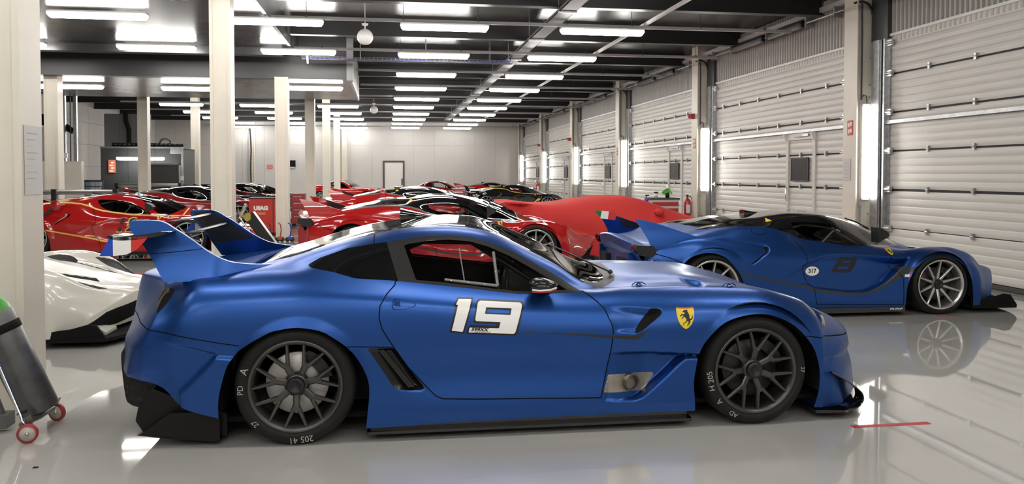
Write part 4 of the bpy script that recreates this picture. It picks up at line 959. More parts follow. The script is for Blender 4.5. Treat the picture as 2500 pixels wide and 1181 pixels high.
def build_fx(q=1.):
    root = empty('track_car')
    S = fx_shell(q)
    leaf = [(.714,.418),(.89,.497),(1.084,.593),(1.246,.658),(1.37,.682),(1.543,.687),(1.70,.675),(1.94,.652),(2.18,.632),(2.30,.640),(2.315,.655),(2.27,.60),(2.225,.545),(2.2,.530),(2.10,.44),(1.997,.358),(1.90,.310),(1.819,.280),(1.76,.266),(1.699,.260),(1.60,.262),(1.5,.270),(1.207,.308),(1.056,.350),(.90,.380)]
    boom = catmull([(.594,.780),(.635,.772),(.652,.760),(.645,.742),(.624,.718),(.556,.672),(.43,.592),(.424,.604),(.50,.658),(.545,.690),(.585,.718),(.603,.742),(.603,.763)], 3, True)
    crest = [(-.25,.90),(.027,.874),(.205,.860),(.395,.835),(.555,.813),(.616,.792)]
    duct = [(2.48,.58),(2.66,.46),(2.95,.36),(3.30,.235),(3.36,.32),(3.10,.40),(2.85,.50),(2.62,.62)]
    lampp = [(2.98,.66),(3.15,.56),(3.40,.50),(3.50,.52),(3.44,.58),(3.22,.69)]
    def shape(x, y, z):
        ay = -y; d = 0*x
        for cx, cz, r0 in ((0, .355, .435), (2.64, .335, .40)):
            r = np.hypot(x-cx, z-cz); d += .020*np.clip((r0-r)/.06, 0, 1)*(ay > .7)*sstep(z, .25, .42)
        a = poly_sd(x, z, leaf); k = np.clip((x-.7)/.5, 0, 1)
        d -= sstep(-a, -.002, .03)*(ay > .7)*(.030*k+.085*sstep(x, 1.55, 2.22))
        a = poly_sd(x, z, boom); d -= .03*sstep(-a, -.004, .012)*(ay > .7)
        ln = np.interp(x, [p[0] for p in crest], [p[1] for p in crest]); d -= .014*sstep(ln-z, 0, .012)*sstep(z, ln-.10, ln-.01)*sstep(x, -.1, .3)*(x < .62)*(ay > .8)
        a = poly_sd(x, ay, duct); d -= .035*sstep(-a, -.002, .02)*(z > .35)*(x > 2.4)
        a = poly_sd(x, ay, lampp); d -= .02*sstep(-a, -.002, .02)*(z > .35)*(x > 2.8)
        return d
    side = lambda c: c[1] < -.5
    S.push(shape)
    S.poly(catmull(FX_ARCH_R, 3), 'gone', cond=side); S.poly(catmull(FX_ARCH_F, 3), 'gone', cond=side)
    zx, zz = [p[0] for p in FX_ZL], [p[1] for p in FX_ZL]
    zl = lambda V: np.maximum(np.maximum(np.interp(V[:, 0], zx, zz)-V[:, 2], -.23-V[:, 0]+.25*np.maximum(0, -V[:, 1]-.30)), V[:, 0]-2.46+1.1*np.maximum(0, -V[:, 1]-.45))
    S.split(zl(S.V)-.012, 'belt', ['body'], lambda c: c[2] > .6)
    S.split(zl(S.V)+.012, 'lid', ['belt'], lambda c: c[2] > .6)
    S.poly(FX_GLASS, 'glass', ['lid'], lambda c: c[1] < -.45)
    S.topoly([(1.55,-.1),(1.55,.2),(1.57,.40),(1.75,.505),(1.95,.59),(2.10,.63),(2.22,.60),(2.33,.45),(2.40,.2),(2.42,-.1)], 'screen', ['lid'], lambda c: c[2] > .7)
    S.gpoly(FX_DOOR, .008, 'door', ['body'], side)
    S.poly(FX_STRIPE, lambda r: 'stripe', ['body', 'door'], side)
    S.poly(boom, 'boom', ['body'], side)
    S.gap(lambda V: V[:, 2]-np.interp(V[:, 0], [-.75,-.629,-.471,-.345], [.73,.714,.673,.623]), .010, None, ['body'], lambda c: c[0] < -.33 and c[1] < -.5)
    cap = [(.59+.085*math.cos(t), .936+.040*math.sin(t)) for t in np.linspace(0, 2*PI, 25)][:-1]
    S.gpoly(cap, .006, None, ['body'], side)
    # front: grille mouth cut in the front view, bonnet ducts and lamps cut in the top view
    mouth = [(.13,.345),(.30,.340),(.55,.300),(.64,.275),(.80,.165),(.82,.145),(.50,.140),(.13,.20)]
    S.split(poly_sd(-S.V[:, 1], S.V[:, 2], mouth), 'mouth', ['body'], lambda c: c[0] > 3.32)
    S.topoly(duct, 'duct', ['body'], lambda c: c[0] > 2.4 and c[2] > .35)
    S.topoly(lampp, 'lamp', ['body'], lambda c: c[0] > 2.8 and c[2] > .35)
    S.split(2.99-S.V[:, 0]+.15*S.V[:, 1]**2, 'nose', ['body'])
    S.done()
    P = mat('track paint', (.5,.02,.02), .15)
    body = S.obj(['body'], 'body_shell', P, root); tag(S.obj(['gap'], 'panel_gap', MATTE, body, 'right', off=-.004), kind='stuff')
    S.obj(['nose'], 'front_bumper', P, root)
    for sd in ('right', 'left'):
        S.obj(['door'], 'door', P, root, sd); S.obj(['glass'], 'side_window', GLASS, root, sd)
        S.obj(['stripe'], 'sill_stripe', BLACK, root, sd); S.obj(['boom'], 'air_intake', MATTE, root, sd)
        S.obj(['mouth'], 'front_grille', MATTE, root, sd); S.obj(['duct'], 'bonnet_duct', BLACK, root, sd); S.obj(['lamp'], 'headlamp', BLACK, root, sd)
    for sd in ('right', 'left'): S.obj(['belt'], 'belt_line', P, root, sd)
    S.obj(['lid'], 'roof_panel', GLOSSB, root)
    S.obj(['screen'], 'windscreen', glass_mat('windscreen glass', (.30,.30,.31), 1.6), root)
    S.obj(['body', 'door', 'lid', 'belt'], 'cabin_lining', MATTE, root, off=-.03, flip=True)
    for cx, cz, R in ((0, .36, .42), (2.64, .33, .372)):
        for sg in (-1, 1):
            b = MB(); b.lathe([(R, -.36), (R, .04)], 24, 'y', (cx, sg*.60, cz), a0=-.35, a1=PI+.35); b.lathe([(.05, 0), (R, 0)], 24, 'y', (cx, sg*.40, cz), a0=-.35, a1=PI+.35); b.obj('wheel_housing', MATTE, root)
    b = MB(); b.box(-.75, -.78, .09, 3.3, .78, .13); b.box(.36, -.90, .07, 2.2, .90, .12); b.obj('underfloor', MATTE, root)
    b = MB(); b.box(1.75, -.62, .4, 2.15, .62, .72, .05); b.obj('dashboard', MATTE, root)
    b = MB(); b.box(.78, -.62, .2, .95, .62, 1.0, .05); b.obj('bulkhead', MATTE, root)
    for y in (-.30, .30):
        b = MB(); b.box(1.05, y-.22, .2, 1.5, y+.22, .34, .05); i = len(b.v); b.box(-.05, y-.21, 0, .06, y+.21, .62, .05)
        b.xf(Matrix.Translation((1.05, 0, .3)) @ Matrix.Rotation(-.3, 4, 'Y'), i); b.obj('seat', MATTE, root)
    b = MB()
    for y in (-.52, .52): b.tube([(1.0, y, .3), (1.02, y, .93), (1.25, y*.95, .985), (1.55, y, .95), (1.95, y*1.12, .72)], .016, 6)
    b.tube([(1.3, -.50, .60), (1.62, -.56, .95)], .012, 6); b.obj('roll_cage', mat('cage grey', (.25,.25,.25), .4), root)
    for nm, x, sg, a in (('wheel', 0, -1, .1), ('wheel', 2.64, -1, .0), ('wheel', 0, 1, .2), ('wheel', 2.64, 1, .3)):
        R, rm, w_ = (.355, .288, .34) if x == 0 else (.335, .274, .28)
        make_wheel(root, nm, (x, sg*(.972-w_/2), R-.002), R, rm, w_, SILVER, 10, 0, .5, a, sg > 0, GUN, True, .07, dm=mat('dark brake disc', (.05,.05,.05), .4, metal=.7))
    # fins
    fo = [(-.812,1.078),(-.74,1.068),(-.638,1.046),(-.52,1.011),(-.403,.971),(-.245,.920),(-.127,.886),(-.02,.874),(.10,.868)]
    fi = [(-.812,1.078),(-.785,1.035),(-.754,.985),(-.715,.92),(-.676,.85),(-.64,.76),(-.50,.77),(-.25,.82),(.10,.84)]
    fy = lambda z: float(np.interp(z, [.70,.80,.87,.95,1.08], [.882,.868,.850,.825,.800]))
    ft, fb = catmull(fo, 3), catmull(fi, 3); n = len(ft); m = 10; th = .028
    for sg in (-1, 1):
        def PT(i, t, off):
            x = fb[i][0]*(1-t)+ft[i][0]*t; z = fb[i][1]*(1-t)+ft[i][1]*t; return (x, sg*(fy(z)-off+.004), z)
        b = MB(); b.grid(lambda u, v: PT(int(round(u*(n-1))), v, 0), n, m, True, sg < 0); b.grid(lambda u, v: PT(int(round(u*(n-1))), v, th), n, m, True, sg > 0)
        for t in (1, 0):
            e0 = [PT(i, t, 0) for i in range(n)]; e1 = [PT(i, t, th) for i in range(n)]
            b._add(e0+e1, [(i, i+1, n+i+1, n+i) if t else (i+1, i, n+i, n+i+1) for i in range(n-1)], True)
        fn = b.obj('tail_fin', P, root)
        b = MB(); pl = [(-.56,1.018),(-.42,.972),(-.25,.918),(-.22,.905),(-.32,.875),(-.45,.880),(-.52,.93)]; b._add([(x, sg*(fy(z)-th-.002), z) for x, z in pl], [tuple(range(7))]); b.obj('fin_inner_panel', CARBON, fn)
    # rear blade, end caps, rear fascia
    b = MB(); top = []; N_ = 25
    for t in np.linspace(-1, 1, N_):
        y = .80*t; x = float(fx_warp(np.array(-.80), np.array(abs(y)))); z = .862-.072*abs(t)**1.5; top.append((x, y, z))
    vs = []
    for x, y, z in top: vs += [(x-.085, y, z+.002), (x-.075, y, z+.016), (x-.02, y, z+.010), (x+.14, y, z-.022), (x+.05, y, z-.20), (x-.03, y, z-.165), (x-.07, y, z-.09)]
    b._add(vs, [(7*i+k, 7*i+(k+1) % 7, 7*(i+1)+(k+1) % 7, 7*(i+1)+k) for i in range(N_-1) for k in range(7)], False); b.obj('rear_blade', P, root)
    for sg in (-1, 1):
        b = MB(); b.prism([(-.82,.806),(-.64,.796),(-.605,.75),(-.625,.70),(-.68,.672),(-.79,.700),(-.83,.75)], sg*.70, sg*.895, 'y'); b.obj('rear_cap', GLOSSB, root)
        b = MB(); b.box(-.84, sg*.62-.02, .18, -.70, sg*.62+.02, .70); b.obj('diffuser_fence', P, root)
        b = MB(); b.box(-.86, sg*.36-.17, .36, -.76, sg*.36+.17, .62, .03); b.obj('rear_vent', MATTE, root)
    b = MB(); b.prism([(-.86,.30),(-.80,.34),(-.45,.20),(-.40,.10),(-.45,.07),(-.82,.20)], -.80, .80, 'y'); b.obj('diffuser', CARBON, root)
    for sg in (-1, 1):
        b = MB(); b.box(.35, sg*.90-.065, .045, 2.22, sg*.90+.065, .10, .01); b.obj('side_skirt', GLOSSB, root)
    # splitter with end plates
    b = MB(); up = []
    for t in np.linspace(-1, 1, 31):
        y = .95*t; up.append((float(fx_warp(np.array(3.86), np.array(abs(y)*.82))), y))
    b.prism(up[::-1]+[(3.05,-.93),(3.05,.93)], .055, .085)
    b.obj('front_splitter', MATTE, root)
    for sg in (-1, 1):
        b = MB(); b.prism([(3.12,.06),(3.12,.15),(3.30,.17),(3.45,.21),(3.52,.20),(3.60,.09),(3.60,.06)], sg*.90, sg*.93, 'y'); b.obj('splitter_end_plate', MATTE, root)
        b = MB(); b.prism([(3.28,.11),(3.30,.165),(3.40,.175),(3.50,.15),(3.56,.115),(3.56,.09),(3.34,.085)], sg*.50, sg*.80, 'y'); b.obj('corner_blade', P, root)
    b = MB()
    def sc_(u, v):
        x = .735+.24*u; w_ = .065*(1-u)**.6+.002; z0 = float(np.interp(x, [.7,.95,1.1], [1.075,1.105,1.12]))-.008; a = (v-.5)*PI
        return (x, w_*math.sin(a), z0+(.062*(1-u)**1.2+.004)*max(0, math.cos(a))**.5)
    b.grid(sc_, 9, 11); b._add([(.736, .064*math.sin(t), 1.075+.058*max(0, math.cos(t))**.5) for t in np.linspace(-PI/2, PI/2, 9)], [tuple(range(9))], False); b.obj('roof_scoop', GLOSSB, root)
    for sg in (-1, 1):
        b = MB(); pr = [(1.925,.800),(1.918,.968),(1.955,.962),(2.02,.93),(2.055,.89),(2.03,.855),(1.98,.835)]
        vs = [(x, sg*.76, z) for x, z in pr]+[(x-.01, sg*.92, z) for x, z in pr]; k = len(pr)
        b._add(vs, [tuple(range(k)), tuple(range(k, 2*k))[::-1]]+[(i, k+i, k+(i+1) % k, (i+1) % k) for i in range(k)]); b.obj('door_mirror', BLACK, root)
    b = MB(); b.tube([(2.30, -.05, .915), (2.12, -.10, .99), (1.98, -.12, 1.03)], .008, 6); b.tube([(2.33,-.05,.885),(2.30,-.05,.915)], .014, 6); b.obj('wiper', BLACK, root)
    # yellow warning triangle on the roof side
    bv = S.bvh(('gone',))
    decal(bv, [[(.797,1.062),(.752,1.020),(.838,1.032)]], 'warning_triangle', YELLOW, root, .006, .002)
    em = emblem(bv, 2.085, .655, 2.155, .728, root, 0, .004)
    return root, bv
def repaint(root, table):
    for o in root.children_recursive if hasattr(root, 'children_recursive') else []:
        k = o.name.split('.')[0]
        if k in table and o.type == 'MESH' and len(o.material_slots):
            o.material_slots[0].link = 'OBJECT'; o.material_slots[0].material = table[k]
def fx_copy(master, loc, label, paint, roof=None, belt=None, stripe=None, rz=0., lift=0., group=None, skip=(), drop=()):
    c = copy_tree(master, None, drop); c.location = (loc[0], loc[1], lift); c.rotation_euler = (0, 0, rz)
    tag(c, label, 'car', group)
    t = {k: paint for k in ('body_shell', 'front_bumper', 'door', 'tail_fin', 'rear_blade', 'diffuser_fence', 'corner_blade')}
    t['roof_panel'] = roof or GLOSSB; t['belt_line'] = belt or paint
    if stripe: t['sill_stripe'] = stripe
    repaint(c, t)
    if lift > .01:
        for x in (.25, 2.1):
            for y in (-.45, .45):
                b = MB(); b.lathe([(.0001, -lift), (.05, -lift), (.05, -lift+.015), (.022, -lift+.02), (.022, .10)], 12, 'z', (x, y, 0)); b.obj('air_jack', STEEL, c)
    return c
RED = mat('gloss red paint', (.42,.012,.012), .12, coat=1., coat_rough=.03, spec=.5)
DKRED = mat('dark red paint', (.22,.01,.012), .12, coat=1., coat_rough=.03)
PEARL = mat('pearl white paint', (.66,.64,.57), .25, coat=.6, coat_rough=.08)
BLKP = mat('gloss black paint', (.008,.008,.009), .06, coat=1., coat_rough=.02)
GREYST = mat('grey trim stripe', (.30,.29,.29), .25, metal=.6)
YELST = mat('yellow stripe', (.75,.52,.08), .35)
DKST = mat('dark grey stripe', (.035,.036,.038), .4)
fx, fx_bv = build_fx(1.15)
FXO = (3.4278, 9.0847)
tag(fx, 'satin blue track car with black roof, dark number 8 and silver wheels by the shutters', 'car')
fx.location = (FXO[0], FXO[1], 0); fx.rotation_euler = (0, 0, -.0127)
# copies first, so that the stickers stay on the blue car
def KC(x, y, lift, label, paint, **k): return fx_copy(fx, (x, y), label, paint, lift=lift, **k)
# ---------------------------------------------------------------- the other cars
KC(-.447, 12.81, .122, 'raised red track car with grey belt line and black roof, right behind number 19', RED, belt=GREYST)
KC(-.569, 19.77, .138, 'second raised red track car from the front, nose towards the draped car', RED, belt=GREYST)
r13 = KC(-6.2, 16.2, .08, 'all-red track car with yellow stripes on its belt and sill, left of the columns', RED, roof=RED, belt=YELST, stripe=YELST)
KC(-6.55, 23.2, .12, 'red track car with black roof and grey belt, behind the yellow-striped one', DKRED, belt=GREYST)
KC(-6.48, 31.4, .119, 'black track car with a red belt line, behind the red tool cabinet', BLKP, belt=RED)
KC(4.15, 34.9, .0, 'black track car with yellow belt and sill lines beyond the draped car', BLKP, belt=YELST, stripe=YELST)
wht = KC(-6.10, 8.6, 0., 'pearl white track car with its nose showing beside the near left column', PEARL, roof=PEARL)
KC(4.6, 46.2, .0, 'small red track car near the back wall, right of the dark red coupe', RED)
KC(-9.6, 39.5, .0, 'black roofed red car farthest left, mostly behind the red cars', DKRED)
for nm, lab, x, y, p, rz in (('coupe', 'red road coupe with clear glass near the back wall, between the thin columns', -3.15, 45.3, RED, -.45), ('coupe', 'dark red fastback coupe near the back wall, right of the white door', 1.75, 43.0, DKRED, 0.)):
    build_gt(nm, lab, p, .4, False, (x, y, 0), rz)
b = MB(); b.tube([(3.58, -.36+.045*math.cos(t), .268+.045*math.sin(t)) for t in np.linspace(0, 2*PI, 21)[:-1]], .007, 6, closed=True); b.obj('tow_ring', mat('tow ring orange', (.60,.12,.05), .4), wht)
# number on the yellow-striped car
for (tx, x) in (('1', 1.47), ('2', 1.66)):
    yl = side_text(fx_bv, tx, x, .56, .30, 'number_outline', YELST, r13, -.02, .25, .032, 1.0, .004); side_text(fx_bv, tx, x, .56, .30, 'race_number', mat('number black', (.012,.012,.013), .5), yl, -.02, .25, .014, 1.0, .006)
b = MB(); b.lathe([(.0001,.0),(.085,0),(.09,.01),(.085,.02),(.0001,.02)], 20, 'y', (.45, -1.0, .93)); b.tube([(.53,-.80,.935),(.53,-.98,.93)], .012, 6); b.obj('fuel_flap', RED, r13)
k2 = [o for o in COL.objects if o.type == 'EMPTY' and o.get('label', '').startswith('second raised')][0]
b = MB(); b.lathe([(.0001,.0),(.085,0),(.09,.01),(.085,.02),(.0001,.02)], 20, 'y', (.47, -1.0, .97)); b.tube([(.53,-.80,.935),(.53,-.98,.95)], .012, 6); b.obj('fuel_flap', RED, k2)
b = MB(); b.tube(catmull([(.35,-.80,.93),(.30,-1.0,.80),(.05,-1.05,.55),(-.02,-1.05,.2),(-.06,-1.08,-.07)], 6), .014, 6); b.tube(catmull([(.38,-.80,.93),(.36,-1.0,.82),(.22,-1.05,.70)], 6), .012, 6); b.obj('charging_cable', BLACK, r13)
# ---------------------------------------------------------------- draped car
CLOTH = mat('red stretch cover', (.58,.042,.038), .75, spec=.25, bump=(120, .15, .004))
CV = [
 [(-.95,.70,.10),(-.85,.86,.06),(0,.98,.05),(1.3,.99,.05),(2.65,1.0,.05),(3.4,.93,.05),(3.8,.7,.08)],
 [(-.95,.72,.40),(-.85,.88,.36),(0,.985,.34),(1.3,.985,.32),(2.65,.99,.32),(3.4,.92,.26),(3.8,.66,.2)],
 [(-.95,.72,.66),(-.85,.88,.62),(0,.985,.62),(1.3,.96,.60),(2.65,.985,.58),(3.4,.85,.42),(3.8,.6,.26)],
 [(-.95,.74,.95),(-.85,.86,.90),(-.4,.89,.89),(0,.90,.90),(.6,.88,.84),(1.3,.84,.80),(2.0,.84,.75),(2.65,.86,.74),(3.4,.7,.52),(3.8,.5,.32)],
 [(-.95,.78,1.07),(-.80,.82,1.085),(-.5,.80,1.045),(0,.72,1.00),(.6,.66,1.04),(1.3,.62,1.05),(1.75,.64,.99),(2.1,.66,.86),(2.65,.64,.76),(3.4,.5,.56),(3.8,.3,.38)],
 [(-.95,.40,1.02),(-.80,.45,1.04),(-.5,.42,1.02),(0,.40,1.02),(.6,.42,1.10),(1.3,.42,1.13),(1.75,.42,1.08),(2.1,.42,.96),(2.65,.36,.79),(3.4,.25,.58),(3.8,.15,.40)],
 [(-.95,0,1.01),(-.80,0,1.03),(-.5,0,1.01),(0,0,1.02),(.6,0,1.12),(1.0,0,1.165),(1.3,0,1.165),(1.75,0,1.11),(2.1,0,.99),(2.65,0,.80),(3.4,0,.58),(3.8,0,.41)],
]
S = Shell([-.95, 3.80], CV, fx_warp, 190, 80, (5., 3.))
def folds(x, y, z):
    ay = -y
    d = .014*np.sin(7*x+3*z)*sstep(.75-z, 0, .4)*(ay > .5)+.010*np.sin(15*x-9*z+2*np.sin(4*x))*sstep(.8-z, 0, .5)
    d += -.10*np.exp(-((x+.62)/.16)**2)*sstep(ay, .70, .84)*sstep(z, .55, .75)*(z < 1.02)+.045*np.exp(-((x-1.93)/.10)**2-((ay-.84)/.09)**2-((z-.86)/.10)**2)
    d += .006*np.sin(40*x+8*z)*sstep(.45-z, 0, .3); return d
S.push(folds); S.done()
cv = S.obj(['body'], 'car_cover', CLOTH); tag(cv, 'bright red stretch cover draped over a whole car beside the shutters', 'car cover'); cv.location = (2.95, 15.0, 0)
# tail end of the cover
V = S.V.reshape(S.nu, S.nv, 3)[0]; b = MB(); n = len(V); pts = [tuple(v) for v in V]+[(v[0], -v[1], v[2]) for v in V[::-1]][1:]; b._add(pts+[(V[0][0]-.02, 0, .5)], [(i+1, i, len(pts)) for i in range(len(pts)-1)], True); b.obj('cover_tail', CLOTH, cv)
b = MB(); mr = [(1.98, -.80, .80)]; b.sphere((1.95, -.86, .87), .095, 14, 9, .75); b.obj('mirror_bulge', CLOTH, cv)
for sg in (-1, 1):
    for x in (0, 2.65):
        b = MB(); b.lathe([(.2,-.12),(.33,-.12),(.33,.12),(.2,.12)], 28, 'y', (x, sg*.80, .33)); b.obj('hidden_tyre', RUBBER, cv)
# ---------------------------------------------------------------- ceiling services
for x, y, z, nm in ((-.40, 15.5, 4.13, 'near'), (-.50, 32.0, 4.07, 'far')):
    o = empty('globe_speaker', (x, y, z), 0, 'white globe loudspeaker hanging from the trunking, the %s one' % nm, 'speaker', 'globe loudspeakers')
    b = MB(); b.sphere((0, 0, 0), .15, 24, 14, 1., -1.15, PI/2); b.lathe([(.06,-.137),(.0001,-.13)], 20, 'z'); b.obj('globe', WHITEP, o)
    b = MB(); b.tube([(0, 0, .14), (0, 0, .24)], .012, 8); b.lathe([(.0001,.20),(.05,.215),(.065,.25),(.0001,.25)], 16, 'z'); b.tube([(0,0,.24),(0,0,4.82-z)], .008, 6); b.obj('drop_rod', WHITEP, o)
o = empty('cable_tray', (3.15, 10, 4.42), 0, 'long perforated cable tray with bundled cables running to the back wall', 'cable tray')
b = MB()
b.box(-.15, 0, 0, .15, 33, .012); b.box(-.15, 0, 0, -.14, 33, .06); b.box(.14, 0, 0, .15, 33, .06); b.obj('tray', mat('perforated steel', (.10,.10,.10), .6, metal=.3, noise=(60, .7)), o)
rng = random.Random(3)
for i in range(9):
    x = -.11+.028*i; b = MB(); b.tube([(x+rng.uniform(-.012, .012), y, .03+rng.uniform(0, .03)) for y in np.linspace(0, 33, 40)], .012, 5); b.obj('cable', mat('cable grey', (.06,.06,.062), .5), o)
for y in range(1, 33, 3):
    b = MB(); b.tube([(-.16, y, -.01), (-.16, y, .38)], .006, 4); b.tube([(.16, y, -.01), (.16, y, .38)], .006, 4); b.box(-.17, y-.02, -.03, .17, y+.02, 0); b.obj('tray_hanger', GALV, o)
b = MB(); b.box(4.80, 8, 4.36, 4.86, 46.5, 4.41); o = b.obj('conduit_run', mat('pale conduit', (.5,.49,.48), .4)); tag(o, 'pale straight trunking running the length of the hall near the shutters', 'conduit')
o = empty('cable_basket', (0, 19, 4.17), 0, 'wire basket of blue cables crossing below the ceiling at the bulkhead', 'cable tray')
b = MB()
for y in (-.10, -.03, .04, .11): b.tube([(-1.9, y, 0), (2.95, y, 0)], .005, 4)
for z in (.03, .06):
    for y in (-.10, .11): b.tube([(-1.9, y, z), (2.95, y, z)], .004, 4)
for i in range(49):
    x = -1.9+.1*i; b.tube([(x, -.10, .06), (x, -.10, 0), (x, .11, 0), (x, .11, .06)], .004, 4)
w_ = b.obj('basket', GALV, o); w_['kind'] = 'stuff'
for x in (-.6, .9, 2.4):
    b = MB(); b.tube([(x, -.10, .06), (x, -.10, .66)], .005, 4); b.tube([(x, .11, .06), (x, .11, .66)], .005, 4); b.obj('basket_hanger', GALV, o)
for i in range(5):
    b = MB(); y = -.07+.035*i; b.tube([(-1.9, y, .018), (0, y+.01, .02), (2.75, y, .018), (2.88, y, .06), (2.93, y, .20)], .013, 5); b.obj('cable', mat('cable blue', (.05,.07,.30), .45), o)
b = MB(); b.tube([(-1.72, 18.30, 4.19), (-1.72, 18.28, 4.12), (-1.71, 18.27, 3.98)], [.008, .02, .018], 8); lt = [q for q in COL.objects if q.type == 'EMPTY' and q.get('label', '') == 'ceiling light under the left slab, inner line, second in view'][0]
b.xf(Matrix.Translation(-lt.location)); b.obj('pull_tag', WHITEP, lt)
# ---------------------------------------------------------------- back wall: door, signs, cable ladder
b = MB(); b.box(-.155, 48.24, 0, .915, 48.29, 2.28); d = struct(b.obj('door_7', mat('white door', (.66,.64,.60), .45)))
b = MB(); b.box(-.25, 48.20, 0, -.155, 48.29, 2.38); b.box(.915, 48.20, 0, 1.01, 48.29, 2.38); b.box(-.155, 48.20, 2.28, .915, 48.29, 2.38); b.obj('door_frame', mat('door frame dark', (.05,.045,.042), .5), d)
b = MB(); b.box(.82, 48.21, .95, .90, 48.25, 1.32); b.obj('door_closer', DKGREY, d)
b = MB(); b.box(-6.84, 48.24, 1.90, -6.53, 48.265, 2.13); o = b.obj('notice', mat('notice red', (.60,.10,.09), .5)); tag(o, 'small red notice on the back wall left of the black box', 'sign')
for i in range(3):
    b = MB(); b.box(-6.80, 48.236, 2.06-.055*i, -6.58, 48.241, 2.075-.055*i); b.obj('notice_line', mat('notice pale', (.75,.45,.42), .5), o)
b = MB(); b.box(-5.60, 48.10, 2.01, -5.25, 48.26, 2.38, .01); o = b.obj('wall_box', MATTE); tag(o, 'black box on the back wall beside the third column', 'box')
b = MB(); b.box(-5.55, 48.12, 1.92, -5.30, 48.25, 2.0); b.obj('box_shelf', GALV, o)
o = empty('cable_ladder', (-7.74, 48.2, 0), 0, 'vertical wire cable ladder on the back wall left of the red notice', 'cable ladder')
for x in (-.16, .16):
    b = MB(); b.box(x-.012, -.03, .3, x+.012, .0, 4.3); b.obj('side_rail', GALV, o)
for i in range(20):
    b = MB(); b.box(-.16, -.03, .4+.2*i, .16, -.015, .42+.2*i); b.obj('rung', GALV, o)
b = MB(); b.tube(catmull([(-.05,-.05,4.4),(.0,-.05,3.8),(.03,-.05,3.0),(.0,-.05,2.0),(.02,-.05,.4)], 6), .04, 8); b.obj('cable', BLACK, o)
# ---------------------------------------------------------------- left bay: booth, mast lift, frames
BOOTH = mat('charcoal panel', (.035,.038,.040), .6, noise=(30, .2))
o = empty('black_booth', (-8.80, 31, 0), 0, 'large charcoal plywood crate behind the second outer column, hose coiled on its top', 'crate')
for i in range(3):
    b = MB(); b.box(-1.38+.93*i, 0, .05, -1.38+.93*i+.92, .04, 2.50); b.obj('side_panel', BOOTH, o)
b = MB(); b.box(-1.38, .04, 2.48, 1.40, 2.0, 2.52); b.obj('lid', BOOTH, o); b = MB(); b.box(1.36, .04, .05, 1.40, 2.0, 2.5); b.obj('side_panel', BOOTH, o)
b = MB(); b.box(-1.40, -.02, 2.50, 1.42, .03, 2.56); b.box(1.38, -.03, .0, 1.44, .03, 2.56); b.box(1.0, -.02, 2.30, 1.38, .0, 2.50); b.obj('edge_trim', GALV, o)
b = MB(); b.tube([(x, .3+.02*math.sin(x*40), 2.64) for x in np.linspace(-1.1, 1.4, 60)], .07, 8); b.tube(catmull([(.55,.3,2.66),(.62,.3,2.82),(.78,.3,2.86),(.92,.3,2.78),(.95,.3,2.66)], 5), .03, 6); b.obj('ribbed_hose', BLACK, o)
o2 = batten(-8.62, 30.3, 2.15, 'bright horizontal work light on the charcoal crate behind the outer column'); 
o = empty('charcoal_cabinet', (-7.62, 29.6, 0), 0, 'dark panelled door leaf in an aluminium frame, in front of the charcoal crate', 'cabinet')
b = MB(); b.box(-.55, 0, .1, .45, .06, 1.90); b.obj('dark_panel', mat('panel dark', (.055,.055,.055), .5), o)
b = MB()
for x in (-.58, .45): b.box(x, -.02, 0, x+.04, .06, 1.94)
for z in (.06, 1.90): b.box(-.58, -.02, z, .49, .06, z+.04)
b.obj('frame', STEEL, o); b = MB(); b.box(.50, .0, 1.35, .60, .05, 1.50); b.obj('latch', WHITEP, o)
b = MB(); b.box(-9.90, 30.93, 1.62, -9.67, 30.98, 2.08); o = b.obj('warning_notice', mat('notice orange', (.70,.22,.12), .5)); tag(o, 'tall orange and white notice at the left end of the charcoal crate', 'sign')
for i in range(4):
    b = MB(); b.box(-9.86+.05*(i % 2), 30.915, 1.66+.10*i, -9.75+.03*(i % 2), 30.93, 1.71+.10*i); b.obj('notice_mark', WHITEP, o)
# dark tall cabinets and masts left of the crate
o = empty('mast_lift', (-9.9, 26.2, 0), 0, 'tall grey twin-mast lift with cables and cream boxes at the far left', 'lift')
for x, h, m_ in ((-.75, 4.2, GALV), (-.58, 4.0, DKGREY), (.05, 4.3, DKGREY), (.28, 4.3, GALV), (.60, 4.1, GALV)):
    b = MB(); b.box(x-.045, -.05, 0, x+.045, .05, h); b.obj('mast', m_, o)
for x, h in ((-.66, 3.9), (-.5, 4.0), (.17, 4.1), (.45, 4.1)):
    b = MB(); b.tube([(x, -.02, .3), (x+.02, -.02, h)], .016, 6); b.obj('cable', BLACK, o)
for (x0, x1, z0, z1) in ((-.55,-.08,.55,1.95), (-.10,.12,1.35,1.95), (.22,.78,.3,1.95)):
    b = MB(); b.box(x0, -.10, z0, x1, .12, z1, .01); b.obj('control_box', CREAM, o)
for (x0, x1, z0, z1, m_) in ((-.20,.06,2.85,3.15,WHITEP), (-.10,.02,2.35,2.6,WHITEP), (.25,.40,2.05,2.2,WHITEP), (-.25,-.07,.45,.85,mat('dusty pink', (.55,.17,.19), .5)), (.22,.38,.45,.85,mat('dusty pink'))):
    b = MB(); b.box(x0, -.14, z0, x1, -.05, z1, .008); b.obj('box_cover', m_, o)
b = MB(); b.tube([(-1.7, .1, 3.30), (-.9, .1, 3.30), (-.35, .1, 3.22), (-.15, .1, 3.0)], [.16, .16, .16, .10], 12); b.tube([(.1,.1,3.15),(.5,.1,2.85)], .09, 10); b.obj('duct', MATTE, o)
b = MB(); b.box(-11.25, 26.9, 0, -10.65, 27.9, 3.05, .02); o = b.obj('tall_cabinet', BOOTH); tag(o, 'tall dark cabinet behind the first outer column, far left', 'cabinet')
b = MB(); b.box(-11.2, 27.1, 3.05, -10.8, 27.6, 3.12); b.obj('cabinet_top', GALV, o)
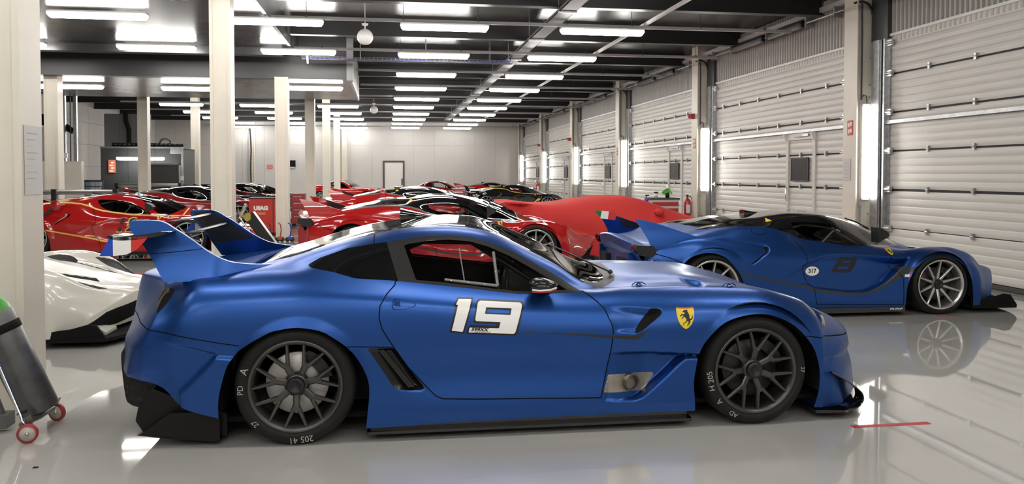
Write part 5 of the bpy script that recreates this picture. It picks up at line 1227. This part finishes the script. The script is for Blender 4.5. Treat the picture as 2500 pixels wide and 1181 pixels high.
b = MB(); b.box(-12.6, 25.0, 0, -11.6, 25.6, 2.9, .02); o = b.obj('dark_locker', mat('brown black panel', (.03,.02,.018), .5)); tag(o, 'dark brown locker at the far left edge behind the near column', 'locker')
b = MB(); b.box(-12.55, 24.97, 1.4, -11.65, 25.0, 1.44); b.obj('locker_seam', MATTE, o)
o = empty('grey_partition', (-11.2, 37.5, 0), 0, 'grey wall partition with a black flue pipe left of the crate', 'partition')
for i in range(3):
    b = MB(); b.box(-.95+.64*i, 0, 0, -.95+.64*i+.63, .08, 4.2); b.obj('partition_panel', mat('mid grey panel', (.16,.16,.165), .5), o)
b = MB(); b.tube([(-.02,-.12,4.3),(-.02,-.12,3.9),(.10,-.12,3.5),(.10,-.12,2.4)], .09, 10); b.obj('flue_pipe', MATTE, o)
# aluminium rails in front of the crate
def rail_stand(name, x0, x1, y, z, lab):
    o = empty(name, ((x0+x1)/2, y, 0), 0, lab, 'stand'); L = (x1-x0)/2
    for dz, r in ((0, .055), (-.20, .05)):
        b = MB(); b.tube([(-L, 0, z+dz), (L, 0, z+dz)], r, 10); b.obj('rail', STEEL, o)
    for x in (-L, 0, L):
        b = MB(); b.box(x-.05, -.06, z-.26, x+.05, .06, z+.07); b.obj('clamp', BLACK, o)
    for x in (-L, L):
        b = MB(); b.box(x-.03, -.03, 0, x+.03, .03, z-.2); b.obj('leg', STEEL, o)
    b = MB(); b.box(-L, .02, z-.75, L, .04, z-.26); b.obj('dark_panel', MATTE, o); return o
rail_stand('rail_stand', -8.55, -6.0, 19.2, 1.16, 'pair of silver rails on a black stand behind the yellow-striped car')
rail_stand('rail_stand', -8.9, -6.9, 28.6, 1.20, 'thin silver rails under the work light in front of the crate')
rail_stand('rail_stand', -7.3, -5.2, 28.9, 1.05, 'low silver rail frame at the foot of the dark framed panel')
o = empty('parts_rack', (-9.35, 27.5, 0), 0, 'blue grey rack of small drawers beside the crate', 'rack')
for i in range(4):
    for j in range(4):
        b = MB(); b.box(-.30+.15*i, 0, .70+.16*j, -.16+.15*i, .2, .84+.16*j, .005); b.obj('drawer', mat('drawer blue grey', (.14,.22,.32) if i < 2 else (.30,.34,.38), .5) if i < 2 else mat('drawer grey', (.30,.34,.38), .5), o)
b = MB(); b.box(-.32, .2, 0, .32, .24, 1.38); b.obj('back_board', DKGREY, o)
# ---------------------------------------------------------------- tool cabinets, extinguishers, jacks
o = empty('tool_cabinet', (-3.12, 21.2, 0), 0, 'red tool cabinet lettered USAG standing behind the third column', 'tool cabinet')
b = MB(); b.box(-.34, 0, .08, .30, .48, .94, .01); b.obj('cabinet_body', mat('cabinet red', (.52,.035,.025), .35), o)
b = MB(); b.box(-.35, -.01, .94, .31, .49, .97); b.obj('worktop', BLACK, o); b = MB(); b.box(.24, -.008, .08, .262, .0, .94); b.obj('corner_post', DKGREY, o)
M0 = Matrix.Translation((-.05, -.003, .70)) @ Matrix(((1,0,0,0),(0,0,-1,0),(0,1,0,0),(0,0,0,1)))
flat_text('USAG', .135, 'lettering', WHITEP, o, M0, 0, .012); flat_text('Ferrari', .075, 'lettering', YELLOW, o, Matrix.Translation((0, 0, -.12)) @ M0, .3)
b = MB(); b.box(-.10, -.004, .545, .06, -.001, .553); b.obj('underline', WHITEP, o)
for x in (-.27, .23):
    for y in (.06, .42):
        b = MB(); b.lathe([(.0001,-.02),(.04,-.02),(.04,.02),(.0001,.02)], 12, 'y', (x, y, .04)); b.obj('castor', BLACK, o)
o = empty('tool_chest', (-2.66, 25.0, 0), 0, 'dark red tool chest right of the third column, partly hidden by a red tail fin', 'tool chest')
b = MB(); b.box(-.20, 0, .08, .20, .5, .98, .01); b.obj('chest_body', mat('chest red', (.30,.03,.035), .4), o)
for i in range(4):
    b = MB(); b.box(-.17, -.015, .15+.2*i, .17, 0, .32+.2*i, .004); dwr = b.obj('drawer', mat('chest red'), o); b = MB(); b.box(-.12, -.03, .28+.2*i, .12, -.015, .30+.2*i); b.obj('drawer_handle', GALV, dwr)
for x in (-.15, .15):
    for y in (.06, .44):
        b = MB(); b.lathe([(.0001,-.02),(.04,-.02),(.04,.02),(.0001,.02)], 12, 'y', (x, y, .04)); b.obj('castor', BLACK, o)
o = empty('drawer_cabinet', (6.93, 19.55, 0), 0, 'red and white striped drawer cabinet beside the shutters behind the draped car', 'tool cabinet')
b = MB(); b.box(-.36, 0, .08, .36, .5, .92, .01); b.obj('cabinet_body', mat('cabinet white', (.62,.60,.58), .4), o); b = MB(); b.box(-.38, -.02, .92, .38, .52, .96); b.obj('worktop', DKGREY, o)
for i in range(5):
    b = MB(); b.box(-.34, -.012, .12+.16*i, .34, 0, .22+.16*i); b.obj('drawer', mat('drawer red', (.45,.03,.03), .35), o)
for x in (-.3, .3):
    for y in (.06, .44):
        b = MB(); b.lathe([(.0001,-.02),(.04,-.02),(.04,.02),(.0001,.02)], 12, 'y', (x, y, .04)); b.obj('castor', BLACK, o)
b = MB(); b.lathe([(.0001,0),(.055,0),(.055,.11),(.04,.115),(.0001,.115)], 16, 'z', (6.75, 19.75, .96)); o = b.obj('paste_tub', WHITEP); tag(o, 'white tub with a black lid on the striped drawer cabinet', 'tub')
b = MB(); b.lathe([(.0001,.115),(.058,.115),(.058,.155),(.0001,.155)], 16, 'z', (6.75, 19.75, .96)); b.obj('tub_lid', BLACK, o)
o = empty('cloth_dispenser', (7.05, 19.75, .96), 0, 'dark bottle wrapped in a bright green cloth on the striped drawer cabinet', 'bottle')
b = MB(); b.lathe([(.0001,0),(.05,0),(.05,.12),(.03,.16),(.0001,.16)], 14, 'z'); b.obj('bottle', BLACK, o)
b = MB(); b.grid(lambda u, v: ((.03+.10*u**.8)*math.cos(2*PI*v)*(1+.2*math.sin(10*PI*v)*u), (.03+.09*u)*math.sin(2*PI*v), .24-.13*u+.03*math.sin(6*PI*v)*u), 6, 30); b.lathe([(.0001,.245),(.04,.24)], 12, 'z'); b.obj('green_cloth', mat('cloth green', (.05,.30,.03), .8), o)
b = MB(); b.lathe([(.0001,0),(.05,0),(.055,.10),(.02,.14),(.015,.19),(.0001,.19)], 12, 'z', (6.48, 19.70, .83)); o = b.obj('spray_bottle', mat('purple', (.13,.06,.30), .4)); tag(o, 'purple spray bottle hooked at the left end of the striped cabinet', 'bottle')
b = MB(); b.box(6.45, 19.66, 1.01, 6.54, 19.72, 1.045, .006); b.obj('trigger', DKGREY, o); b = MB(); b.box(6.42, 19.60, .80, 6.548, 19.80, .83); b.obj('holder', DKGREY, o)
def extinguisher(x, y, z0, s, lab):
    o = empty('fire_extinguisher', (x, y, z0), 0, lab, 'fire extinguisher')
    b = MB(); b.lathe([(.0001,0),(.085,0),(.09,.02),(.09,.42),(.075,.48),(.03,.52),(.025,.55),(.0001,.55)], 20, 'z'); b.obj('cylinder', mat('extinguisher red', (.50,.015,.02), .25, coat=.5), o)
    b = MB(); b.box(-.02, -.02, .55, .02, .02, .60); b.box(-.09, -.012, .60, .03, .012, .615); b.obj('valve', BLACK, o); b = MB(); b.tube(catmull([(.02,0,.58),(.09,-.02,.55),(.115,-.03,.40),(.105,-.03,.15)], 5), .012, 6); b.obj('hose', BLACK, o)
    b = MB(); b.grid(lambda u, v: (.0915*math.cos(-PI/2+(u-.5)*1.3), .0915*math.sin(-PI/2+(u-.5)*1.3), .14+.22*v), 8, 2); b.obj('label_band', WHITEP, o); return o
exs = extinguisher(7.68, 20.0, .42, 1, 'red fire extinguisher on the second right-hand column next to the striped cabinet')
b = MB(); b.box(.06, -.03, .10, .10, .03, .40); b.obj('wall_bracket', GALV, exs)
extinguisher(7.655, 40.95, .60, 1, 'small distant red fire extinguisher near the far end of the shutters')
for k, z in ((1, 2.98), (3, 3.0), (4, 3.0)):
    b = MB(); b.box(7.66, 12.60+PIT*k+.12, z, 7.78, 12.60+PIT*k+.26, z+.13, .02); b.lathe([(.0001,-.03),(.05,-.03),(.055,0)], 14, 'x', (7.665, 12.60+PIT*k+.19, z+.065)); o = b.obj('alarm_sounder', mat('alarm red', (.40,.03,.03), .4)); tag(o, 'small red alarm sounder on the %s right-hand column' % ORD[k], 'alarm')
# column notices and chain
b = MB(); b.box(-2.297, 5.60, 1.42, -2.294, 5.86, 1.87); 
o = b.obj('paper_notice', mat('printed paper', (.62,.60,.60), .6)); tag(o, 'pale printed sheet taped to the near left column', 'paper')
for i in range(9):
    b = MB(); b.box(-2.2938, 5.63, 1.48+.042*i, -2.293, 5.63+.09+.10*((i*7) % 3)/3, 1.486+.042*i); b.obj('print_line', mat('print grey', (.40,.40,.42), .6) if i % 3 else mat('print yellow', (.62,.58,.34), .6), o)
b = MB(); b.box(7.772, 12.70, 1.45, 7.777, 12.92, 1.82); o = b.obj('paper_notice', mat('printed paper')); tag(o, 'faint printed sheet on the nearest right-hand column', 'paper')
for i in range(5):
    b = MB(); b.box(7.770, 12.73, 1.50+.06*i, 7.772, 12.88, 1.507+.06*i); b.obj('print_line', mat('print grey'), o)
b = MB()
pts = [(7.98+.012*math.sin(i*1.6), 13.22, 1.0+.028*i) for i in range(95)]; b.tube(pts, .011, 5); o = b.obj('hoist_chain', mat('chain white', (.75,.74,.72), .4)); tag(o, 'white plastic hoist chain hanging left of the nearest column', 'chain')
b = MB(); b.box(7.86, 25.9+.8, 1.35, 7.872, 26.3+.8, 2.1); o = b.obj('blue_grey_board', mat('board blue grey', (.14,.16,.20), .5)); tag(o, 'blue grey notice board beside the third right-hand column', 'board')
b = MB(); b.box(7.855, 26.75, 1.4, 7.86, 27.05, 1.43); b.obj('print_line', WHITEP, o)
# floor tape
for x0, x1, y, lab in ((2.82, 3.34, 4.55, 'red tape strip on the floor in front of number 19'), (5.95, 6.24, 8.0, 'short red tape strip under the front wheel of number 8')):
    b = MB(); b.box(x0, y-.022, .0005, x1, y+.022, .002); o = b.obj('floor_tape', mat('tape red', (.50,.035,.04), .45)); tag(o, lab, 'tape')
b = MB(); b.box(-1.86, 4.56, .0005, -1.835, 4.575, .004); o = b.obj('black_scrap', MATTE); tag(o, 'tiny black scrap lying on the floor below the gas trolley', 'scrap')
# trolley jacks at the third column
for x, c, lab in ((-2.46, (.45,.06,.03), 'small red trolley jack at the foot of the third column'), (-2.24, (.03,.06,.28), 'small blue trolley jack at the foot of the third column'), (-2.70, (.02,.02,.02), 'small black trolley jack left of the third column foot')):
    o = empty('trolley_jack', (x, 19.35, 0), 0, lab, 'jack', 'trolley jacks at the column')
    for s in (-1, 1):
        b = MB(); b.lathe([(.0001,-.015),(.055,-.015),(.055,.015),(.0001,.015)], 14, 'y', (s*.05, -.1, .055)); b.obj('wheel', BLACK, o)
    b = MB(); b.box(-.05, -.12, .05, .05, .12, .11); b.obj('frame', mat('jack %s' % lab[:12], c, .4), o)
    b = MB(); b.tube([(0, -.05, .1), (.03, -.08, .28), (.015, -.1, .40), (-.04, -.1, .44)], .014, 6); b.obj('handle', mat('jack %s' % lab[:12]), o)
# black lifting bar leaning over behind number 19
o = empty('quick_lift', (-1.88, 13.9, 0), 0, 'black slanted lifting frame with chrome ram and yellow rag, left of the third column', 'lift')
b = MB(); i = len(b.v); b.box(-.085, -.12, -.02, .085, .12, .96, .02); b.xf(Matrix.Translation((.16, 0, .10)) @ Matrix.Rotation(-.60, 4, 'Y')); b.obj('beam', mat('satin black', (.012,.012,.012), .3), o)
b = MB(); b.tube([(-.52, -.14, .86), (-.24, -.14, .44), (-.02, -.14, .06)], [.016, .016, .024], 8); b.box(-.30, -.16, .45, -.22, -.12, .53); b.obj('ram', CHROME, o)
b = MB(); b.tube([(-.50, -.05, .86), (-.56, -.05, .74), (-.54, -.05, .30), (-.53, -.05, .05)], .02, 8); b.tube([(-.30, -.05, .55), (-.54, -.05, .36)], .02, 8); b.obj('prop', DKGREY, o)
b = MB(); b.tube(catmull([(-.50,-.1,.90),(-.62,-.12,.80),(-.64,-.12,.55),(-.58,-.1,.25)], 5), .012, 6); b.obj('hose', BLACK, o)
for sx in (-.53, .12):
    b = MB(); b.lathe([(.0001,-.02),(.06,-.02),(.06,.02),(.0001,.02)], 14, 'y', (sx, 0, .06)); b.obj('castor', BLACK, o)
b = MB(); b.tube([(-.50,-.1,.86),(-.43,-.1,1.04)], [.035,.028], 8); b.sphere((-.43,-.1,1.05), .03, 8, 6); b.obj('chrome_head', mat('knurled steel', (.5,.5,.5), .3, metal=1, bump=(80, 1, .01)), o)
b = MB(); b.grid(lambda u, v: (-.52+.18*u, -.14+.02*math.sin(9*u), .84+.03*math.sin(7*u+2*v)+.09*v-.04*u), 8, 5); b.obj('rag', mat('rag yellow', (.42,.34,.08), .9), o)
# gas bottle trolley in the corner
o = empty('gas_trolley', (-2.255, 5.15, 0), 0, 'gas trolley with a leaning grey green-topped cylinder and red-rimmed wheels', 'trolley')
def TP(px): return px
A0 = Vector((.175, .08, .125)); AX = Vector((-.375, -.06, .925)).normalized()
b = MB(); b.lathe([(.0001,0),(.105,0),(.11,.012),(.11,.58),(.105,.59)], 36, 'z'); Mz = Matrix.Translation(A0) @ AX.to_track_quat('Z', 'Y').to_matrix().to_4x4(); b.xf(Mz); b.obj('cylinder', mat('bottle grey', (.10,.10,.10), .38, metal=.35, noise=(14, .2)), o)
b = MB(); b.lathe([(.111,.57),(.111,.635),(.104,.65)], 32, 'z'); b.xf(Mz); b.obj('cylinder_collar', mat('collar grey', (.16,.16,.155), .4), o)
b = MB(); b.lathe([(.112,.520),(.115,.525),(.115,.565),(.112,.57)], 32, 'z'); b.xf(Mz); b.obj('strap', MATTE, o)
b = MB(); b.lathe([(.106,.63),(.102,.68),(.080,.73),(.045,.755),(.0001,.765)], 32, 'z'); b.xf(Mz); b.obj('green_top', mat('bottle green', (.06,.33,.04), .35, bump=(60, .5, .004)), o)
wm_ = mat('wheel cream', (.55,.50,.44), .5); wr_ = mat('wheel red rim', (.38,.03,.04), .5)
for (wx, wy, ang, rr) in ((.194, -.15, .15, .056), (.19, .28, -.35, .056)):
    wv = empty('trolley_wheel_hub', (wx, wy, rr)); 
    b = MB(); b.lathe([(rr-.012,-.014),(rr,-.010),(rr,.010),(rr-.012,.014)], 26, 'y'); tyr = b.obj('wheel', wr_, o, (wx, wy, rr), (0, 0, ang)); bpy.data.objects.remove(wv)
    b = MB(); b.lathe([(.0001,-.016),(.010,-.016),(.012,-.012),(rr-.012,-.012),(rr-.012,.012),(.0001,.012)], 22, 'y'); b.obj('wheel_disc', wm_, tyr); b = MB(); b.lathe([(.0001,-.024),(.009,-.024),(.012,-.014)], 10, 'y'); b.obj('axle_cap', GALV, tyr)
b = MB(); b.tube([(.16, -.12, .10), (.14, -.10, .14), (-.09, -.14, .82), (-.22, -.14, 1.2)], .011, 8); b.obj('frame_tube', CHROME, o)
b = MB(); b.prism([(.155,.13),(.17,.09),(.20,.075),(.195,.10),(.205,.115),(.19,.155)], -.10, -.085, 'y'); b._add([(.12,-.12,.155),(.20,.26,.10),(.225,.26,.155),(.13,-.12,.17)], [(0,1,2,3)]); b.tube([(.15,-.13,.10),(.20,.0,.11),(.19,.22,.10)], .016, 6); b.obj('axle_bracket', mat('bracket steel', (.2,.19,.18), .4, metal=.8), o)
b = MB(); b.tube([(-.05,.14,.05),(-.30,.12,.80)], .02, 8); b.box(-.10, .08, .02, -.02, .20, .10); b.obj('rear_stay', mat('stay grey', (.12,.12,.12), .5), o)
b = MB(); b.grid(lambda u, v: (-.42+.20*u+.02*math.sin(8*v), .05+.05*math.sin(5*u+3*v), .06+.26*v*(1-.3*u)), 8, 8); o2 = b.obj('rag', mat('cloth pale', (.35,.33,.30), .9), None, (-2.25, 5.15, 0)); tag(o2, 'crumpled pale rag bag on the floor behind the gas trolley', 'rag')
b = MB(); b.tube([(-.42,.03,.30),(-.32,.0,.33),(-.24,.02,.30)], .03, 8); b.obj('blue_fold', mat('cloth navy', (.03,.04,.12), .8), o2)
repaint(fx, {k: BLUE for k in ('body_shell', 'front_bumper', 'door', 'tail_fin', 'rear_blade', 'diffuser_fence', 'corner_blade', 'belt_line')}); repaint(fx, {'sill_stripe': DKST})
eight_o = ring_round([(1.505,.643),(1.720,.638),(1.688,.567),(1.672,.556),(1.655,.490),(1.595,.472),(1.372,.487),(1.412,.558),(1.436,.567)], {0:.03,1:.03,5:.03,6:.03}, 4)
eight_o = ring_round([(1.495,.643),(1.722,.638),(1.672,.555),(1.600,.472),(1.370,.488),(1.435,.572)], {0:.025,1:.04,3:.035,4:.03}, 4)
hole1 = [(1.535,.603),(1.636,.604),(1.617,.583),(1.518,.582)]; hole2 = [(1.466,.546),(1.597,.542),(1.576,.513),(1.448,.516)]
fd = [o for o in fx.children if o.name.startswith('door')][0]
decal(fx_bv, [eight_o, hole1, hole2], 'race_number', mat('number black', (.012,.012,.013), .5), fx, .005, .0025)
ov = [(1.141+.084*math.cos(t), .503+.050*math.sin(t)) for t in np.linspace(0, 2*PI, 29)[:-1]]
dcl = decal(fx_bv, [ov], 'number_disc', mat('sticker white'), fx, .005, .0025)
side_text(fx_bv, '317', 1.141, .503, .062, 'disc_number', mat('sticker black'), dcl, -.02, 0, .002, 1.05, .004)
decal(fx_bv, [[(2.219,.452),(2.269,.452),(2.260,.424),(2.212,.425)]], 'flag_white', mat('flag_white'), fx, .004, .0025); decal(fx_bv, [[(2.269,.452),(2.294,.452),(2.286,.424),(2.260,.424)]], 'flag_red', mat('flag_red'), fx, .004, .0025)
for nm, p, cl in (('flag_green', [(-.868,1.102),(-.777,1.096),(-.795,1.005)], (.01,.20,.06)), ('flag_white', [(-.777,1.096),(-.685,1.088),(-.700,.990),(-.795,1.003)], (.8,.8,.78)), ('flag_red', [(-.685,1.088),(-.582,1.067),(-.605,.978),(-.700,.990)], (.55,.03,.03))):
    b = MB(); b.prism(p, .760, .766, 'y'); b.obj(nm, mat(nm, cl, .35), fx)
b = MB()
for i, x in enumerate((0, .018, .036, .062, .080, .098, .116, .134)):
    z = .068+.006*(i % 3 == 1); b.prism([(2.03+x, -.968+0*x), (2.042+x, -.968), (2.042+x, -.966), (2.03+x, -.966)], z, z+.016)
o = b.obj('sill_marks', WHITEP, fx); o['kind'] = 'stuff'
